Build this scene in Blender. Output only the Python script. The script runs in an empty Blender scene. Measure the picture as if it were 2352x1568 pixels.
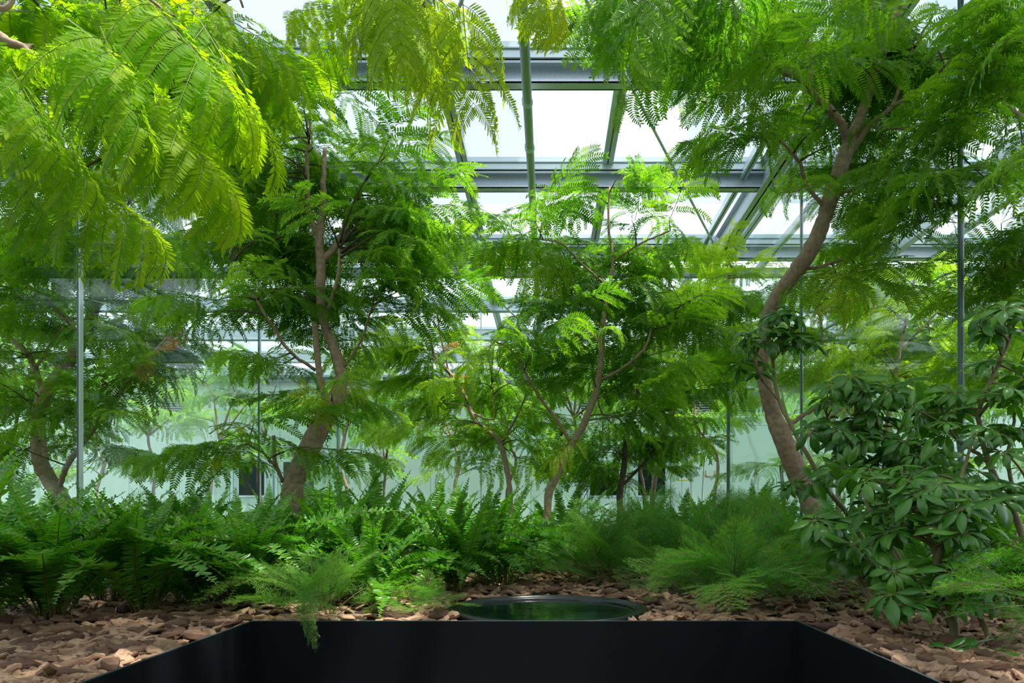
import bpy, math
import numpy as np
from mathutils import Vector

# ------------------------------------------------------------------ camera, world, sun, exposure
SC = bpy.context.scene
COL = SC.collection
ZC = 1.25            # eye height
F = 1568.0           # focal length in pixels of the 2352 px wide frame (24 mm on 36 mm)
CX, CY = 1260.0, 1180.0
SOIL = ZC - 0.370    # top of the soil
RIM = ZC - 0.344     # top edge of the steel planter

cam_d = bpy.data.cameras.new('camera'); cam = bpy.data.objects.new('camera', cam_d); COL.objects.link(cam)
cam.location = (0, 0, ZC); cam.rotation_euler = (math.pi/2, 0, 0)
cam_d.sensor_width = 36; cam_d.lens = 24
cam_d.shift_x = -(CX-1176)/2352; cam_d.shift_y = (CY-784)/2352
cam_d.clip_start = .02; cam_d.clip_end = 100
SC.camera = cam

W = bpy.data.worlds.new('sky'); SC.world = W; W.use_nodes = True
wn = W.node_tree.nodes; wn['Background'].inputs[0].default_value = (.86, .93, 1, 1); wn['Background'].inputs[1].default_value = 1.75
sd = bpy.data.lights.new('sun', 'SUN'); sd.energy = 8.5; sd.angle = math.radians(1.5); sd.color = (1, .96, .86)
sun = bpy.data.objects.new('sun', sd); COL.objects.link(sun)
sun.rotation_euler = Vector((-.26, .10, -.96)).to_track_quat('-Z', 'Y').to_euler()

SC.view_settings.view_transform = 'Standard'; SC.view_settings.look = 'None'
SC.view_settings.exposure = 0.15; SC.view_settings.gamma = 1; SC.view_settings.use_curve_mapping = False
cy = SC.cycles
cy.max_bounces = 10; cy.diffuse_bounces = 4; cy.glossy_bounces = 3; cy.transmission_bounces = 6; cy.transparent_max_bounces = 12
cy.caustics_reflective = False; cy.caustics_refractive = False; cy.sample_clamp_indirect = 6

def P(px, py, d):
    return np.array([(px-CX)/F*d, d, ZC+(CY-py)/F*d])

# ------------------------------------------------------------------ materials
def nodes(name):
    m = bpy.data.materials.new(name); m.use_nodes = True
    return m, m.node_tree.nodes, m.node_tree.links, m.node_tree.nodes['Principled BSDF']
def plain(name, col, rough=.5, metal=0, spec=.5, noise=None, bump=0, nscale=20):
    m, n, l, b = nodes(name)
    b.inputs['Base Color'].default_value = (*col, 1); b.inputs['Roughness'].default_value = rough
    b.inputs['Metallic'].default_value = metal; b.inputs['Specular IOR Level'].default_value = spec
    if noise or bump:
        tc = n.new('ShaderNodeTexCoord'); nz = n.new('ShaderNodeTexNoise'); nz.inputs['Scale'].default_value = nscale; nz.inputs['Detail'].default_value = 6
        l.new(tc.outputs['Object'], nz.inputs['Vector'])
        if noise:
            r = n.new('ShaderNodeValToRGB'); r.color_ramp.elements[0].position = .35; r.color_ramp.elements[1].position = .65
            r.color_ramp.elements[0].color = (*noise, 1); r.color_ramp.elements[1].color = (*col, 1)
            l.new(nz.outputs['Fac'], r.inputs[0]); l.new(r.outputs[0], b.inputs['Base Color'])
        if bump:
            bp = n.new('ShaderNodeBump'); bp.inputs['Strength'].default_value = bump; bp.inputs['Distance'].default_value = .02
            l.new(nz.outputs['Fac'], bp.inputs['Height']); l.new(bp.outputs[0], b.inputs['Normal'])
    return m
def leaf_mat(name, c0, c1, c2, trans=.5, rough=.42, spec=.4, tcol=(1.25, 1.3, .35)):
    m, n, l, b = nodes(name)
    at = n.new('ShaderNodeAttribute'); at.attribute_name = 'tint'
    oi = n.new('ShaderNodeObjectInfo')
    ma = n.new('ShaderNodeMath'); ma.operation = 'MULTIPLY_ADD'; ma.inputs[1].default_value = .45; l.new(oi.outputs['Random'], ma.inputs[0])
    l.new(at.outputs['Fac'], ma.inputs[2])
    r = n.new('ShaderNodeValToRGB'); e = r.color_ramp.elements
    e[0].position = 0; e[0].color = (*c0, 1); e[1].position = 1.2 if False else 1; e[1].color = (*c2, 1); k = e.new(.5); k.color = (*c1, 1)
    l.new(ma.outputs[0], r.inputs[0]); l.new(r.outputs[0], b.inputs['Base Color'])
    b.inputs['Roughness'].default_value = rough; b.inputs['Specular IOR Level'].default_value = spec
    mu = n.new('ShaderNodeMix'); mu.data_type = 'RGBA'; mu.blend_type = 'MULTIPLY'; mu.inputs['Factor'].default_value = 1; mu.clamp_result = True
    mu.inputs['B'].default_value = (*tcol, 1); l.new(r.outputs[0], mu.inputs['A'])
    t = n.new('ShaderNodeBsdfTranslucent'); l.new(mu.outputs['Result'], t.inputs[0])
    mx = n.new('ShaderNodeMixShader'); mx.inputs[0].default_value = trans
    l.new(b.outputs[0], mx.inputs[1]); l.new(t.outputs[0], mx.inputs[2]); l.new(mx.outputs[0], n['Material Output'].inputs[0])
    return m
def glass_mat(name, tint=(.95, .985, .97), refl=1.0):
    m, n, l, b = nodes(name); n.remove(b)
    tr = n.new('ShaderNodeBsdfTransparent'); tr.inputs[0].default_value = (*tint, 1)
    g = n.new('ShaderNodeBsdfGlossy'); g.inputs['Roughness'].default_value = 0; g.inputs[0].default_value = (refl, refl, refl, 1)
    ge = n.new('ShaderNodeNewGeometry'); dt = n.new('ShaderNodeVectorMath'); dt.operation = 'DOT_PRODUCT'; l.new(ge.outputs['Normal'], dt.inputs[0]); l.new(ge.outputs['Incoming'], dt.inputs[1])
    ab = n.new('ShaderNodeMath'); ab.operation = 'ABSOLUTE'; l.new(dt.outputs['Value'], ab.inputs[0])
    su = n.new('ShaderNodeMath'); su.operation = 'SUBTRACT'; su.inputs[0].default_value = 1; l.new(ab.outputs[0], su.inputs[1])
    pw = n.new('ShaderNodeMath'); pw.operation = 'POWER'; pw.inputs[1].default_value = 5; l.new(su.outputs[0], pw.inputs[0])
    fr = n.new('ShaderNodeMath'); fr.operation = 'MULTIPLY_ADD'; fr.inputs[1].default_value = .55; fr.inputs[2].default_value = .035; l.new(pw.outputs[0], fr.inputs[0])
    mx = n.new('ShaderNodeMixShader'); l.new(fr.outputs[0], mx.inputs[0]); l.new(tr.outputs[0], mx.inputs[1]); l.new(g.outputs[0], mx.inputs[2])
    l.new(mx.outputs[0], n['Material Output'].inputs[0]); return m
def screen_mat(name, col, op):
    m, n, l, b = nodes(name); n.remove(b)
    tr = n.new('ShaderNodeBsdfTransparent'); t = n.new('ShaderNodeBsdfTranslucent'); t.inputs[0].default_value = (*col, 1)
    mx = n.new('ShaderNodeMixShader'); mx.inputs[0].default_value = op; l.new(tr.outputs[0], mx.inputs[1]); l.new(t.outputs[0], mx.inputs[2])
    l.new(mx.outputs[0], n['Material Output'].inputs[0]); return m

M = {}
M['young'] = leaf_mat('young_leaf', (.20, .36, .015), (.30, .46, .02), (.42, .54, .03), .66, .5, .2, (1.5, 1.4, .3))
M['canopy'] = leaf_mat('canopy_leaf', (.05, .17, .01), (.17, .36, .012), (.32, .46, .015), .68, .5, .15, (1.9, 1.8, .3))
M['mid'] = leaf_mat('acacia_leaf', (.04, .15, .015), (.10, .29, .02), (.22, .45, .025), .6, .4, .35, (1.6, 1.5, .4))
M['far'] = leaf_mat('far_leaf', (.05, .19, .03), (.10, .30, .04), (.24, .48, .05), .55, .42, .35, (1.5, 1.5, .5))
M['sapling'] = leaf_mat('sapling_leaf', (.12, .30, .02), (.22, .45, .03), (.36, .56, .05), .6, .45, .3, (1.6, 1.5, .4))
M['fern'] = leaf_mat('fern_leaf', (.035, .16, .015), (.08, .28, .02), (.17, .42, .03), .45, .33, .5)
M['plumosa'] = leaf_mat('feathery_leaf', (.03, .16, .04), (.10, .34, .05), (.26, .54, .06), .5, .5)
M['scheff'] = leaf_mat('glossy_leaf', (.03, .11, .015), (.06, .20, .02), (.13, .33, .03), .35, .3, .55)
M['dry'] = leaf_mat('dried_leaf', (.42, .22, .06), (.60, .34, .10), (.75, .48, .18), .5, .6, .2, (1.2, 1.1, .9))
M['twig'] = plain('twig_brown', (.10, .075, .045), .7)
M['rachis'] = plain('leaf_stalk', (.16, .20, .05), .6)
M['frondstem'] = plain('frond_stalk', (.14, .12, .03), .6)
M['bark'] = plain('tree_bark', (.46, .33, .22), .8, noise=(.30, .20, .13), bump=.22, nscale=45)
M['palebark'] = plain('pale_bark', (.52, .38, .27), .8, noise=(.38, .27, .19), bump=.3, nscale=40)
M['darkbark'] = plain('dark_bark', (.16, .11, .075), .8, noise=(.09, .065, .045), bump=.5, nscale=45)
M['greenstem'] = plain('green_brown_stem', (.22, .22, .08), .6, noise=(.25, .17, .09), nscale=14)
M['chip'] = None
M['steel'] = plain('black_painted_steel', (.007, .009, .012), .45, 0, .16, noise=(.006, .007, .010), nscale=3)
M['rimsteel'] = plain('steel_edge_highlight', (.10, .13, .14), .35, .6)  # highlight along the planter's top edge, put in as a lighter colour
M['plastic'] = plain('black_plastic', (.008, .009, .012), .3)
M['galv'] = plain('galvanised_steel', (.66, .73, .80), .42, .25, noise=(.58, .65, .72), nscale=60)
M['alu'] = plain('anodised_aluminium', (.72, .82, .84), .35, .25)
M['darkalu'] = plain('shadow_gap_profile', (.25, .34, .37), .4, .2)
M['greenpipe'] = plain('green_grey_tube', (.46, .54, .53), .4, .2)
M['joint'] = plain('glass_joint_seal', (.16, .22, .22), .3, .3)
M['jointlight'] = plain('polished_glass_edge', (.62, .74, .72), .15, .3)
M['mint'] = plain('mint_green_panel', (.68, .93, .77), .45)
M['mintdark'] = plain('panel_seam', (.36, .52, .46), .5)
M['frameblue'] = plain('pale_blue_aluminium', (.55, .70, .74), .35, .3)
M['darkpane'] = plain('dark_window_pane', (.004, .014, .012), .15, 0, .15)
M['louver'] = plain('louver_blade', (.48, .58, .55), .4, .3)
M['hole'] = plain('louver_void', (.03, .035, .035), .8)
M['soil'] = plain('planting_soil', (.07, .04, .025), .9, noise=(.03, .018, .012), bump=1, nscale=30)
M['concrete'] = plain('concrete_floor', (.10, .10, .10), .7, noise=(.07, .07, .07), nscale=5)
M['yellow'] = plain('yellow_tape', (.75, .62, .05), .5)
M['wood'] = plain('orange_bracket', (.62, .42, .22), .6)
M['red'] = plain('red_seed_pod', (.45, .03, .03), .5)
M['glass'] = glass_mat('partition_glass')
M['roofglass'] = glass_mat('roof_glass', (.96, .98, .985), .8)
M['screen'] = screen_mat('shade_fabric', (.27, .31, .38), .55)
M['paintwall'] = plain('dark_grey_wall', (.12, .13, .13), .7)
# bark chips: reddish brown, varied per chip
m, n, l, b = nodes('bark_chip'); M['chip'] = m
at = n.new('ShaderNodeAttribute'); at.attribute_name = 'tint'; oi = n.new('ShaderNodeObjectInfo')
tc = n.new('ShaderNodeTexCoord'); mp = n.new('ShaderNodeMapping'); mp.inputs['Scale'].default_value = (30, 190, 60); l.new(tc.outputs['Object'], mp.inputs[0])
nz = n.new('ShaderNodeTexNoise'); nz.inputs['Scale'].default_value = 1; nz.inputs['Detail'].default_value = 5; l.new(mp.outputs[0], nz.inputs['Vector'])
a1 = n.new('ShaderNodeMath'); a1.operation = 'MULTIPLY_ADD'; a1.inputs[1].default_value = .55; l.new(oi.outputs['Random'], a1.inputs[0]); l.new(at.outputs['Fac'], a1.inputs[2])
a2 = n.new('ShaderNodeMath'); a2.operation = 'MULTIPLY_ADD'; a2.inputs[1].default_value = .7; l.new(nz.outputs['Fac'], a2.inputs[0]); l.new(a1.outputs[0], a2.inputs[2])
r = n.new('ShaderNodeValToRGB'); e = r.color_ramp.elements; e[0].position = .3; e[0].color = (.07, .032, .016, 1); e[1].position = 1.2 if 0 else 1; e[1].color = (.38, .23, .14, 1)
k = e.new(.65); k.color = (.18, .09, .05, 1)
l.new(a2.outputs[0], r.inputs[0]); l.new(r.outputs[0], b.inputs['Base Color']); b.inputs['Roughness'].default_value = .75
bp = n.new('ShaderNodeBump'); bp.inputs['Strength'].default_value = .7; bp.inputs['Distance'].default_value = .004; l.new(nz.outputs['Fac'], bp.inputs['Height']); l.new(bp.outputs[0], b.inputs['Normal'])
# dark still water with a faint ripple
m, n, l, b = nodes('dark_water'); M['water'] = m
b.inputs['Base Color'].default_value = (.004, .010, .009, 1); b.inputs['Roughness'].default_value = .03; b.inputs['IOR'].default_value = 1.33
tc = n.new('ShaderNodeTexCoord'); nz = n.new('ShaderNodeTexNoise'); nz.inputs['Scale'].default_value = 22; l.new(tc.outputs['Object'], nz.inputs['Vector'])
bp = n.new('ShaderNodeBump'); bp.inputs['Strength'].default_value = .12; bp.inputs['Distance'].default_value = .01; l.new(nz.outputs['Fac'], bp.inputs['Height']); l.new(bp.outputs[0], b.inputs['Normal'])

# ------------------------------------------------------------------ mesh helpers
class MB:
    """collects vertices, faces of any size with a material slot, and a per-vertex tint"""
    def __init__(s): s.V = []; s.F = []; s.T = []; s.n = 0
    def add(s, V, Fs, mat=0, tint=.3):
        V = np.asarray(V, float).reshape(-1, 3)
        if not isinstance(Fs, list) or (Fs and not isinstance(Fs[0], tuple)): Fs = [(np.asarray(Fs, int), mat)]
        for f, m_ in Fs: s.F.append((f+s.n, m_))
        s.V.append(V); s.T.append(np.broadcast_to(np.asarray(tint, float), (len(V),)).copy()); s.n += len(V)
    def data(s): return np.concatenate(s.V), s.F, np.concatenate(s.T)
    def mesh(s, name, mats, smooth=False, off=None):
        V, Fs, T = s.data()
        if off is not None: V = V-np.asarray(off)
        me = bpy.data.meshes.new(name)
        lv = np.concatenate([f.ravel() for f, _ in Fs]).astype(np.int32)
        lt = np.concatenate([np.full(len(f), f.shape[1]) for f, _ in Fs]).astype(np.int32)
        mi = np.concatenate([np.full(len(f), m_) for f, m_ in Fs]).astype(np.int32)
        ls = np.concatenate([[0], np.cumsum(lt)[:-1]]).astype(np.int32)
        me.vertices.add(len(V)); me.vertices.foreach_set('co', V.astype(np.float32).ravel())
        me.loops.add(len(lv)); me.loops.foreach_set('vertex_index', lv)
        me.polygons.add(len(lt)); me.polygons.foreach_set('loop_start', ls); me.polygons.foreach_set('loop_total', lt)
        me.polygons.foreach_set('material_index', mi)
        me.polygons.foreach_set('use_smooth', np.full(len(lt), smooth))
        for x in mats: me.materials.append(x)
        a = me.attributes.new('tint', 'FLOAT', 'POINT'); a.data.foreach_set('value', T.astype(np.float32))
        me.update(calc_edges=True)
        return me
    def obj(s, name, mats, parent=None, smooth=False, off=None):
        if not isinstance(mats, (list, tuple)): mats = [mats]
        return link(name, s.mesh(name, mats, smooth, off), parent)
def link(name, data, parent=None):
    o = bpy.data.objects.new(name, data); COL.objects.link(o)
    if parent: o.parent = parent
    return o
def tag(o, label=None, cat=None, group=None, kind=None):
    if label: o['label'] = label
    if cat: o['category'] = cat
    if group: o['group'] = group
    if kind: o['kind'] = kind
    return o
def empty(name, loc, *a, **k):
    o = link(name, None); o.location = [float(x) for x in loc]; o.empty_display_size = .05
    return tag(o, *a, **k)
BOXF = np.array([[0, 3, 2, 1], [4, 5, 6, 7], [0, 1, 5, 4], [1, 2, 6, 5], [2, 3, 7, 6], [3, 0, 4, 7]])
def box(mb, x0, x1, y0, y1, z0, z1, mat=0, tint=.3):
    mb.add([[x0, y0, z0], [x1, y0, z0], [x1, y1, z0], [x0, y1, z0], [x0, y0, z1], [x1, y0, z1], [x1, y1, z1], [x0, y1, z1]], BOXF, mat, tint)
def boxobj(name, mat, parent, *b):
    mb = MB(); box(mb, *b); return mb.obj(name, mat, parent)
def nrm(v): v = np.asarray(v, float); return v/(np.linalg.norm(v, axis=-1, keepdims=True)+1e-12)
def tube(mb, pts, rad, k=8, mat=0, tint=.3, cap=True):
    pts = np.asarray(pts, float); n_ = len(pts); rad = np.broadcast_to(np.asarray(rad, float), (n_,))
    t = nrm(np.gradient(pts, axis=0)); u = np.zeros_like(pts); ref = np.array([.13, .2, 1.]) if abs(t[0][2]) < .9 else np.array([1., .2, .1])
    for i in range(n_):
        r_ = ref-t[i]*(ref@t[i]); u[i] = nrm(r_); ref = u[i]
    w = np.cross(t, u); a = np.arange(k)*2*math.pi/k
    V = pts[:, None]+rad[:, None, None]*(np.cos(a)[None, :, None]*u[:, None]+np.sin(a)[None, :, None]*w[:, None])
    i = np.arange(n_-1)[:, None]*k; j = np.arange(k)[None]; j2 = (j+1) % k
    Fq = np.stack([i+j, i+j2, i+k+j2, i+k+j], -1).reshape(-1, 4)
    Fs = [(Fq, mat)]
    if cap: Fs += [(np.arange(k)[::-1][None], mat), ((n_-1)*k+np.arange(k)[None], mat)]
    mb.add(V.reshape(-1, 3), Fs, tint=tint)
def spline(pts, m=6):
    """Catmull-Rom through rows of any width"""
    p = np.asarray(pts, float)
    if len(p) < 3: return np.array([p[0]+(p[-1]-p[0])*s for s in np.linspace(0, 1, m+1)])
    q = np.vstack([2*p[0]-p[1], p, 2*p[-1]-p[-2]]); out = []
    for i in range(1, len(q)-2):
        for s in np.arange(m)/m:
            a, b_, c, d = q[i-1:i+3]
            out.append(.5*((2*b_)+(c-a)*s+(2*a-5*b_+4*c-d)*s*s+(3*b_-a-3*c+d)*s**3))
    out.append(p[-1]); return np.array(out)

# ------------------------------------------------------------------ leaf generators (normalised: base at 0, tip at x = 1)
def acacia_leaf(seed, pairs=8, nl=20, plen=.62, droop=.5, lod=1, lw=.66, ll=.085, up=.0):
    """twice-pinnate leaf: rachis along x, pairs of pinnae, each with rows of narrow leaflets"""
    g = np.random.default_rng(seed); mb = MB()
    s = np.linspace(0, 1, 9); path = np.stack([s, .02*np.sin(3*s+g.random()*6), up*s*s-.10*s*s*droop], -1)
    tube(mb, path, .006*(1-.6*s), 3, 1, cap=False)
    for i in range(pairs):
        fr = .16+.84*i/(pairs-1); b0 = np.array([np.interp(fr, s, path[:, c]) for c in range(3)])
        prof = (.62+.38*math.sin(math.pi*min(1, .25+.65*fr)))*(1 if i < pairs-1 else .92)
        for sg in (-1, 1):
            ang = math.radians(68-34*fr+g.normal()*6); el = math.radians(8+g.normal()*6); dr = droop*(1.0+g.normal()*.25)
            L = plen*prof*(1+g.normal()*.07); m_ = 9; u = np.linspace(0, 1, m_)
            e_ = el-dr*1.9*u**.8; az = ang*(1-.15*u)
            d = np.stack([np.cos(e_)*np.cos(az), sg*np.cos(e_)*np.sin(az), np.sin(e_)], -1)
            pp = b0+np.concatenate([[np.zeros(3)], np.cumsum((d[1:]+d[:-1])/2*L/(m_-1), 0)])
            tube(mb, pp, .003, 3, 1, cap=False)
            v = np.linspace(.07, 1, nl); B = np.stack([np.interp(v, u, pp[:, c]) for c in range(3)], -1); T_ = nrm(np.stack([np.interp(v, u, d[:, c]) for c in range(3)], -1))
            q = np.array([1., 0, 0])-T_*T_[:, :1]; q = nrm(q)
            nn = nrm(np.cross(T_, q)); l_ = ll*(.72+.28*np.sin(math.pi*np.clip(v*.9+.1, 0, 1)))*(1+.05*g.normal(size=nl)); l_[-1] *= 1.15
            for sd_ in (-1, 1):
                a = math.radians(66)*(1-.45*v**5)[:, None]; ld = nrm(np.cos(a)*T_+np.sin(a)*sd_*q+.10*nn*g.normal(size=(nl, 1))-.10*nn)
                wd = nrm(T_-ld*(T_*ld).sum(-1, keepdims=True))+.25*nn*g.normal(size=(nl, 1)); hw = (L/nl*.5*(lw if lod else .84)+0*l_)[:, None]; l2 = l_[:, None]
                if lod:
                    V = np.stack([B, B+.28*l2*ld+hw*wd, B+.28*l2*ld-hw*wd*.85, B+.78*l2*ld+hw*wd*.9, B+.78*l2*ld-hw*wd*.7, B+l2*ld], 1)
                    Fc = np.array([0, 1, 3, 5, 4, 2])
                else:
                    V = np.stack([B, B+.55*l2*ld+hw*wd*1.1, B+l2*ld, B+.55*l2*ld-hw*wd*1.1], 1); Fc = np.array([0, 1, 2, 3])
                k_ = V.shape[1]; Fx = np.arange(nl)[:, None]*k_+Fc[None]
                mb.add(V.reshape(-1, 3), Fx, 0, .12+.45*g.random()+.15*fr)
    return mb
def fern_frond(seed, n_=34, arch=.25, w=.085):
    g = np.random.default_rng(seed); mb = MB(); s = np.linspace(0, 1, 15)
    path = np.stack([s+.0*s, .03*np.sin(2.5*s+g.random()*6)*s, arch*4*s*(1-s)*(1-.25*s)], -1)
    tube(mb, path, .0055*(1-.7*s), 4, 1, cap=False)
    dT = nrm(np.gradient(path, axis=0)); v = np.linspace(.10, .995, n_)
    for sg in (-1, 1):
        vv = np.clip(v+(.5/n_ if sg > 0 else 0), 0, 1); B = np.stack([np.interp(vv, s, path[:, c]) for c in range(3)], -1); T_ = nrm(np.stack([np.interp(vv, s, dT[:, c]) for c in range(3)], -1))
        side = np.array([0, sg*1., 0])[None]; up_ = nrm(np.cross(T_, side)*sg)
        up_ = np.where(up_[:, 2:]*0+1, nrm(np.cross(T_, side))*sg, up_)
        L = w*np.clip(np.minimum((vv-.04)/.22, 1), .35, 1)*np.clip((1.03-vv)/.42, .10, 1)**.8*(1+.06*g.normal(size=n_))
        ld = nrm(side+T_*(.16+.5*vv[:, None]**3)+up_*(.10+.22*g.normal(size=(n_, 1)))); wd = nrm(T_-ld*(T_*ld).sum(-1, keepdims=True)); wd = nrm(wd+up_*.28*g.normal(size=(n_, 1))); nn = nrm(np.cross(ld, wd))*sg
        hw = np.minimum(.55/n_*1.05, L*.28)[:, None]; L = L[:, None]
        V = np.stack([B, B+.5*L*ld+.05*L*nn, B+L*ld-.10*L*nn, B+.06*L*ld+hw*1.15*wd+.03*L*nn, B+.75*L*ld+hw*.75*wd-.02*L*nn, B+.08*L*ld-hw*wd*.8+.03*L*nn, B+.75*L*ld-hw*.75*wd-.02*L*nn], 1)
        i = np.arange(n_)[:, None]*7
        Fx = np.concatenate([i+np.array([[0, 3, 4, 2, 1]]), i+np.array([[0, 1, 2, 6, 5]])])
        mb.add(V.reshape(-1, 3), Fx, 0, np.repeat(.15+.3*g.random()+.12*vv, 7))
    return mb
def feather_frond(seed, n_=17, arch=.2, w=.46):
    """asparagus fern spray: flat, three times branched, needle leaves"""
    g = np.random.default_rng(seed); mb = MB(); s = np.linspace(0, 1, 11)
    path = np.stack([s, .04*np.sin(3*s+g.random()*6), arch*4*s*(1-s)], -1); tube(mb, path, .004*(1-.7*s), 3, 1, cap=False)
    dT = nrm(np.gradient(path, axis=0))
    N = []; R_ = []
    for i in range(n_):
        fr = .22+.76*i/n_
        for sg in (-1, 1):
            f2 = min(1, fr+(.02 if sg > 0 else 0)); B = np.array([np.interp(f2, s, path[:, c]) for c in range(3)]); T_ = nrm(np.array([np.interp(f2, s, dT[:, c]) for c in range(3)]))
            L = w*(1.02-fr)**.8*min(1, (fr-.1)/.25)*(1+.15*g.normal())+.02; d = nrm(np.array([0, sg, 0])+T_*.75+np.array([0, 0, .05+.12*g.normal()]))
            dr = nrm(np.cross(np.cross(d, [0, 0, 1]), d)); u = np.linspace(0, 1, 5)[:, None]; pp = B+L*(u*d-.16*u*u*np.array([0, 0, 1.])); tube(mb, pp, .0016, 3, 1, cap=False)
            side = nrm(np.cross([0, 0, 1.], d)); m_ = max(3, int(L/.030))
            for j in range(m_):
                t = .08+.9*j/m_; b2 = B+L*(t*d-.16*t*t*np.array([0, 0, 1.])); l2 = (.065*(1.05-t)**.6+.014)*(1+.2*g.normal())
                for s2 in (-1, 1): N.append(b2); R_.append(nrm(s2*side+d*.8+np.array([0, 0, .15*g.normal()]))*l2)
    N = np.array(N); R_ = np.array(R_); k_ = 5
    up_ = np.array([0, 0, 1.])
    for t in np.linspace(.12, 1, k_):                       # needles along the smallest twiglets
        Bp = N+R_*t; rd = nrm(R_); sdv = nrm(np.cross(up_, rd))
        for s2 in (-1, 1):
            ld = nrm(rd*.9+s2*sdv*.9+up_*.35*g.normal(size=(len(N), 1)))*.019; wv = nrm(np.cross(ld, up_+.4*g.normal(size=(len(N), 3))))*.0019
            V = np.stack([Bp-wv, Bp+wv, Bp+ld], 1); mb.add(V.reshape(-1, 3), np.arange(len(N)*3).reshape(-1, 3), 0, .05+.4*np.repeat(np.clip(N[:, 0], 0, 1), 3)+.1*g.random())
    return mb
def whorl(seed, n_=8):
    """umbrella of stalked oval leaflets; the leaf stalk arrives along +x, leaflets spread around the tip"""
    g = np.random.default_rng(seed); mb = MB()
    for i in range(n_):
        a = (i+.25*g.normal())*2*math.pi/n_; tilt = .15+.25*g.random(); ax = np.array([1., 0, 0]); rd = np.array([0, math.cos(a), math.sin(a)])
        L = .95*(1+.14*g.normal()); W_ = L*.155*(1+.1*g.normal()); u = np.linspace(0, 1, 8); e_ = tilt-1.35*u**1.1*(1+.3*g.normal())
        d = np.sin(e_)[:, None]*ax+np.cos(e_)[:, None]*rd; pp = np.concatenate([[np.zeros(3)], np.cumsum((d[1:]+d[:-1])/2*L/7, 0)])
        tube(mb, pp[:3], .012, 4, 1, cap=False)
        side = nrm(np.cross(ax, rd)); hw = W_*np.array([.0, .05, .55, .9, 1.05, .92, .55, .0])[:, None]; nn = nrm(np.cross(d, side)); fold = .28
        k_ = 7; p2, n2, h2 = pp[1:], nn[1:], hw[1:]
        h2 = h2.copy(); h2[0] = W_*.06
        V = np.concatenate([p2, p2+h2*side+fold*h2*(-n2), p2-h2*side+fold*h2*(-n2), p2+h2*.55*side+.10*h2*(-n2), p2-h2*.55*side+.10*h2*(-n2)])
        j = np.arange(k_-1)[:, None]
        Fx = np.concatenate([j+np.array([[0, 3*k_, 3*k_+1, 1]]), j+np.array([[3*k_, k_, k_+1, 3*k_+1]]), j+np.array([[4*k_, 0, 1, 4*k_+1]]), j+np.array([[2*k_, 4*k_, 4*k_+1, 2*k_+1]])])
        mb.add(V, Fx, 0, .15+.35*g.random())
    return mb
def frame(A, B, up):
    x = nrm(B-A); y = nrm(np.cross(up, x)); z = np.cross(x, y); return np.stack([x, y, z], 1), float(np.linalg.norm(B-A))

LEAVES = {
    'hang': [acacia_leaf(i, 7, 32, .80, [.9, 1.05, 1.2][i % 3], 1, .84, ll=.105) for i in range(5)],          # near canopy, drooping pinnae
    'tree': [acacia_leaf(20+i, [6, 7, 6][i % 3], 18, .64, [.35, .55, .75, .95][i % 4], 1, .74, ll=.092) for i in range(6)],
    'low': [acacia_leaf(40+i, 6, 14, .60, [.35, .5, .7][i % 3], 0, ll=.085) for i in range(5)],
}
FROND = [fern_frond(60+i, [38, 42, 46][i % 3], [.10, .20, .32, .42][i % 4]) for i in range(8)]
FEATHER = [feather_frond(80+i, 11, [.12, .22, .32][i % 3]) for i in range(4)]
WHORL = [whorl(90+i, [7, 8, 9][i % 3]) for i in range(6)]
MESHES = {}
def variant_mesh(kind, i, lib, mats):
    key = (kind, i, mats[0].name)
    if key not in MESHES: MESHES[key] = lib[i].mesh(kind, mats, smooth=(kind == 'leaf_whorl'))
    return MESHES[key]
def place_part(name, me, root, A, B, up):
    from mathutils import Matrix
    R, s = frame(A, B, up); o = link(name, me, root)
    mt = Matrix([[*(R[i]*s), A[i]-root.location[i]] for i in range(3)]+[[0, 0, 0, 1]])
    o.matrix_local = mt; return o
def bake(mb, lv, A, B, up, tint=0):
    V, Fs, T = lv.data(); R, s = frame(A, B, up); mb.add(V@R.T*s+A, Fs, tint=T+tint)

# ------------------------------------------------------------------ plants
XL, XR = -2.21, 1.89          # side glass walls of the planting box
YE = 7.18                     # end glass wall of this bay
def zone(b): return 'far' if b[1] > YE else 'left' if b[0] < XL else 'right' if b[0] > XR else 'in'
def keep(p, zn, m=.07):
    """keeps a plant point on its own side of the glass"""
    p = np.array(p, float); e = np.array([0, 0, ZC]); v = p[:3]-e; f = 1.0
    if zn == 'far': f = max(1, (YE+m)/max(v[1], .1))
    else:
        if zn == 'left': f = max(1, (XL-m)/min(v[0], -.3))
        if zn == 'right': f = max(1, (XR+m)/max(v[0], .3))
        if zn == 'in':
            if v[0] > XR-m: f = (XR-m)/v[0]
            if v[0] < XL+m: f = (XL+m)/v[0]
        f = min(f, (YE-m)/max(v[1], .1)) if f*v[1] > YE-m else f
    p[:3] = e+v*f; return p
def keep_leaf(A, B, zn):
    A = keep(A, zn); d = B-A
    if zn == 'far' and A[1]+d[1] < YE+.03: d = d*[1, -1, 1]
    if zn != 'far' and A[1]+d[1] > YE-.03: d = d*[1, -1, 1]
    if zn == 'in' and not XL+.03 < A[0]+d[0] < XR-.03: d = d*[-1, 1, 1]
    if zn == 'left' and A[0]+d[0] > XL-.03: d = d*[-1, 1, 1]
    if zn == 'right' and A[0]+d[0] < XR+.03: d = d*[-1, 1, 1]
    return A, A+d
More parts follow.
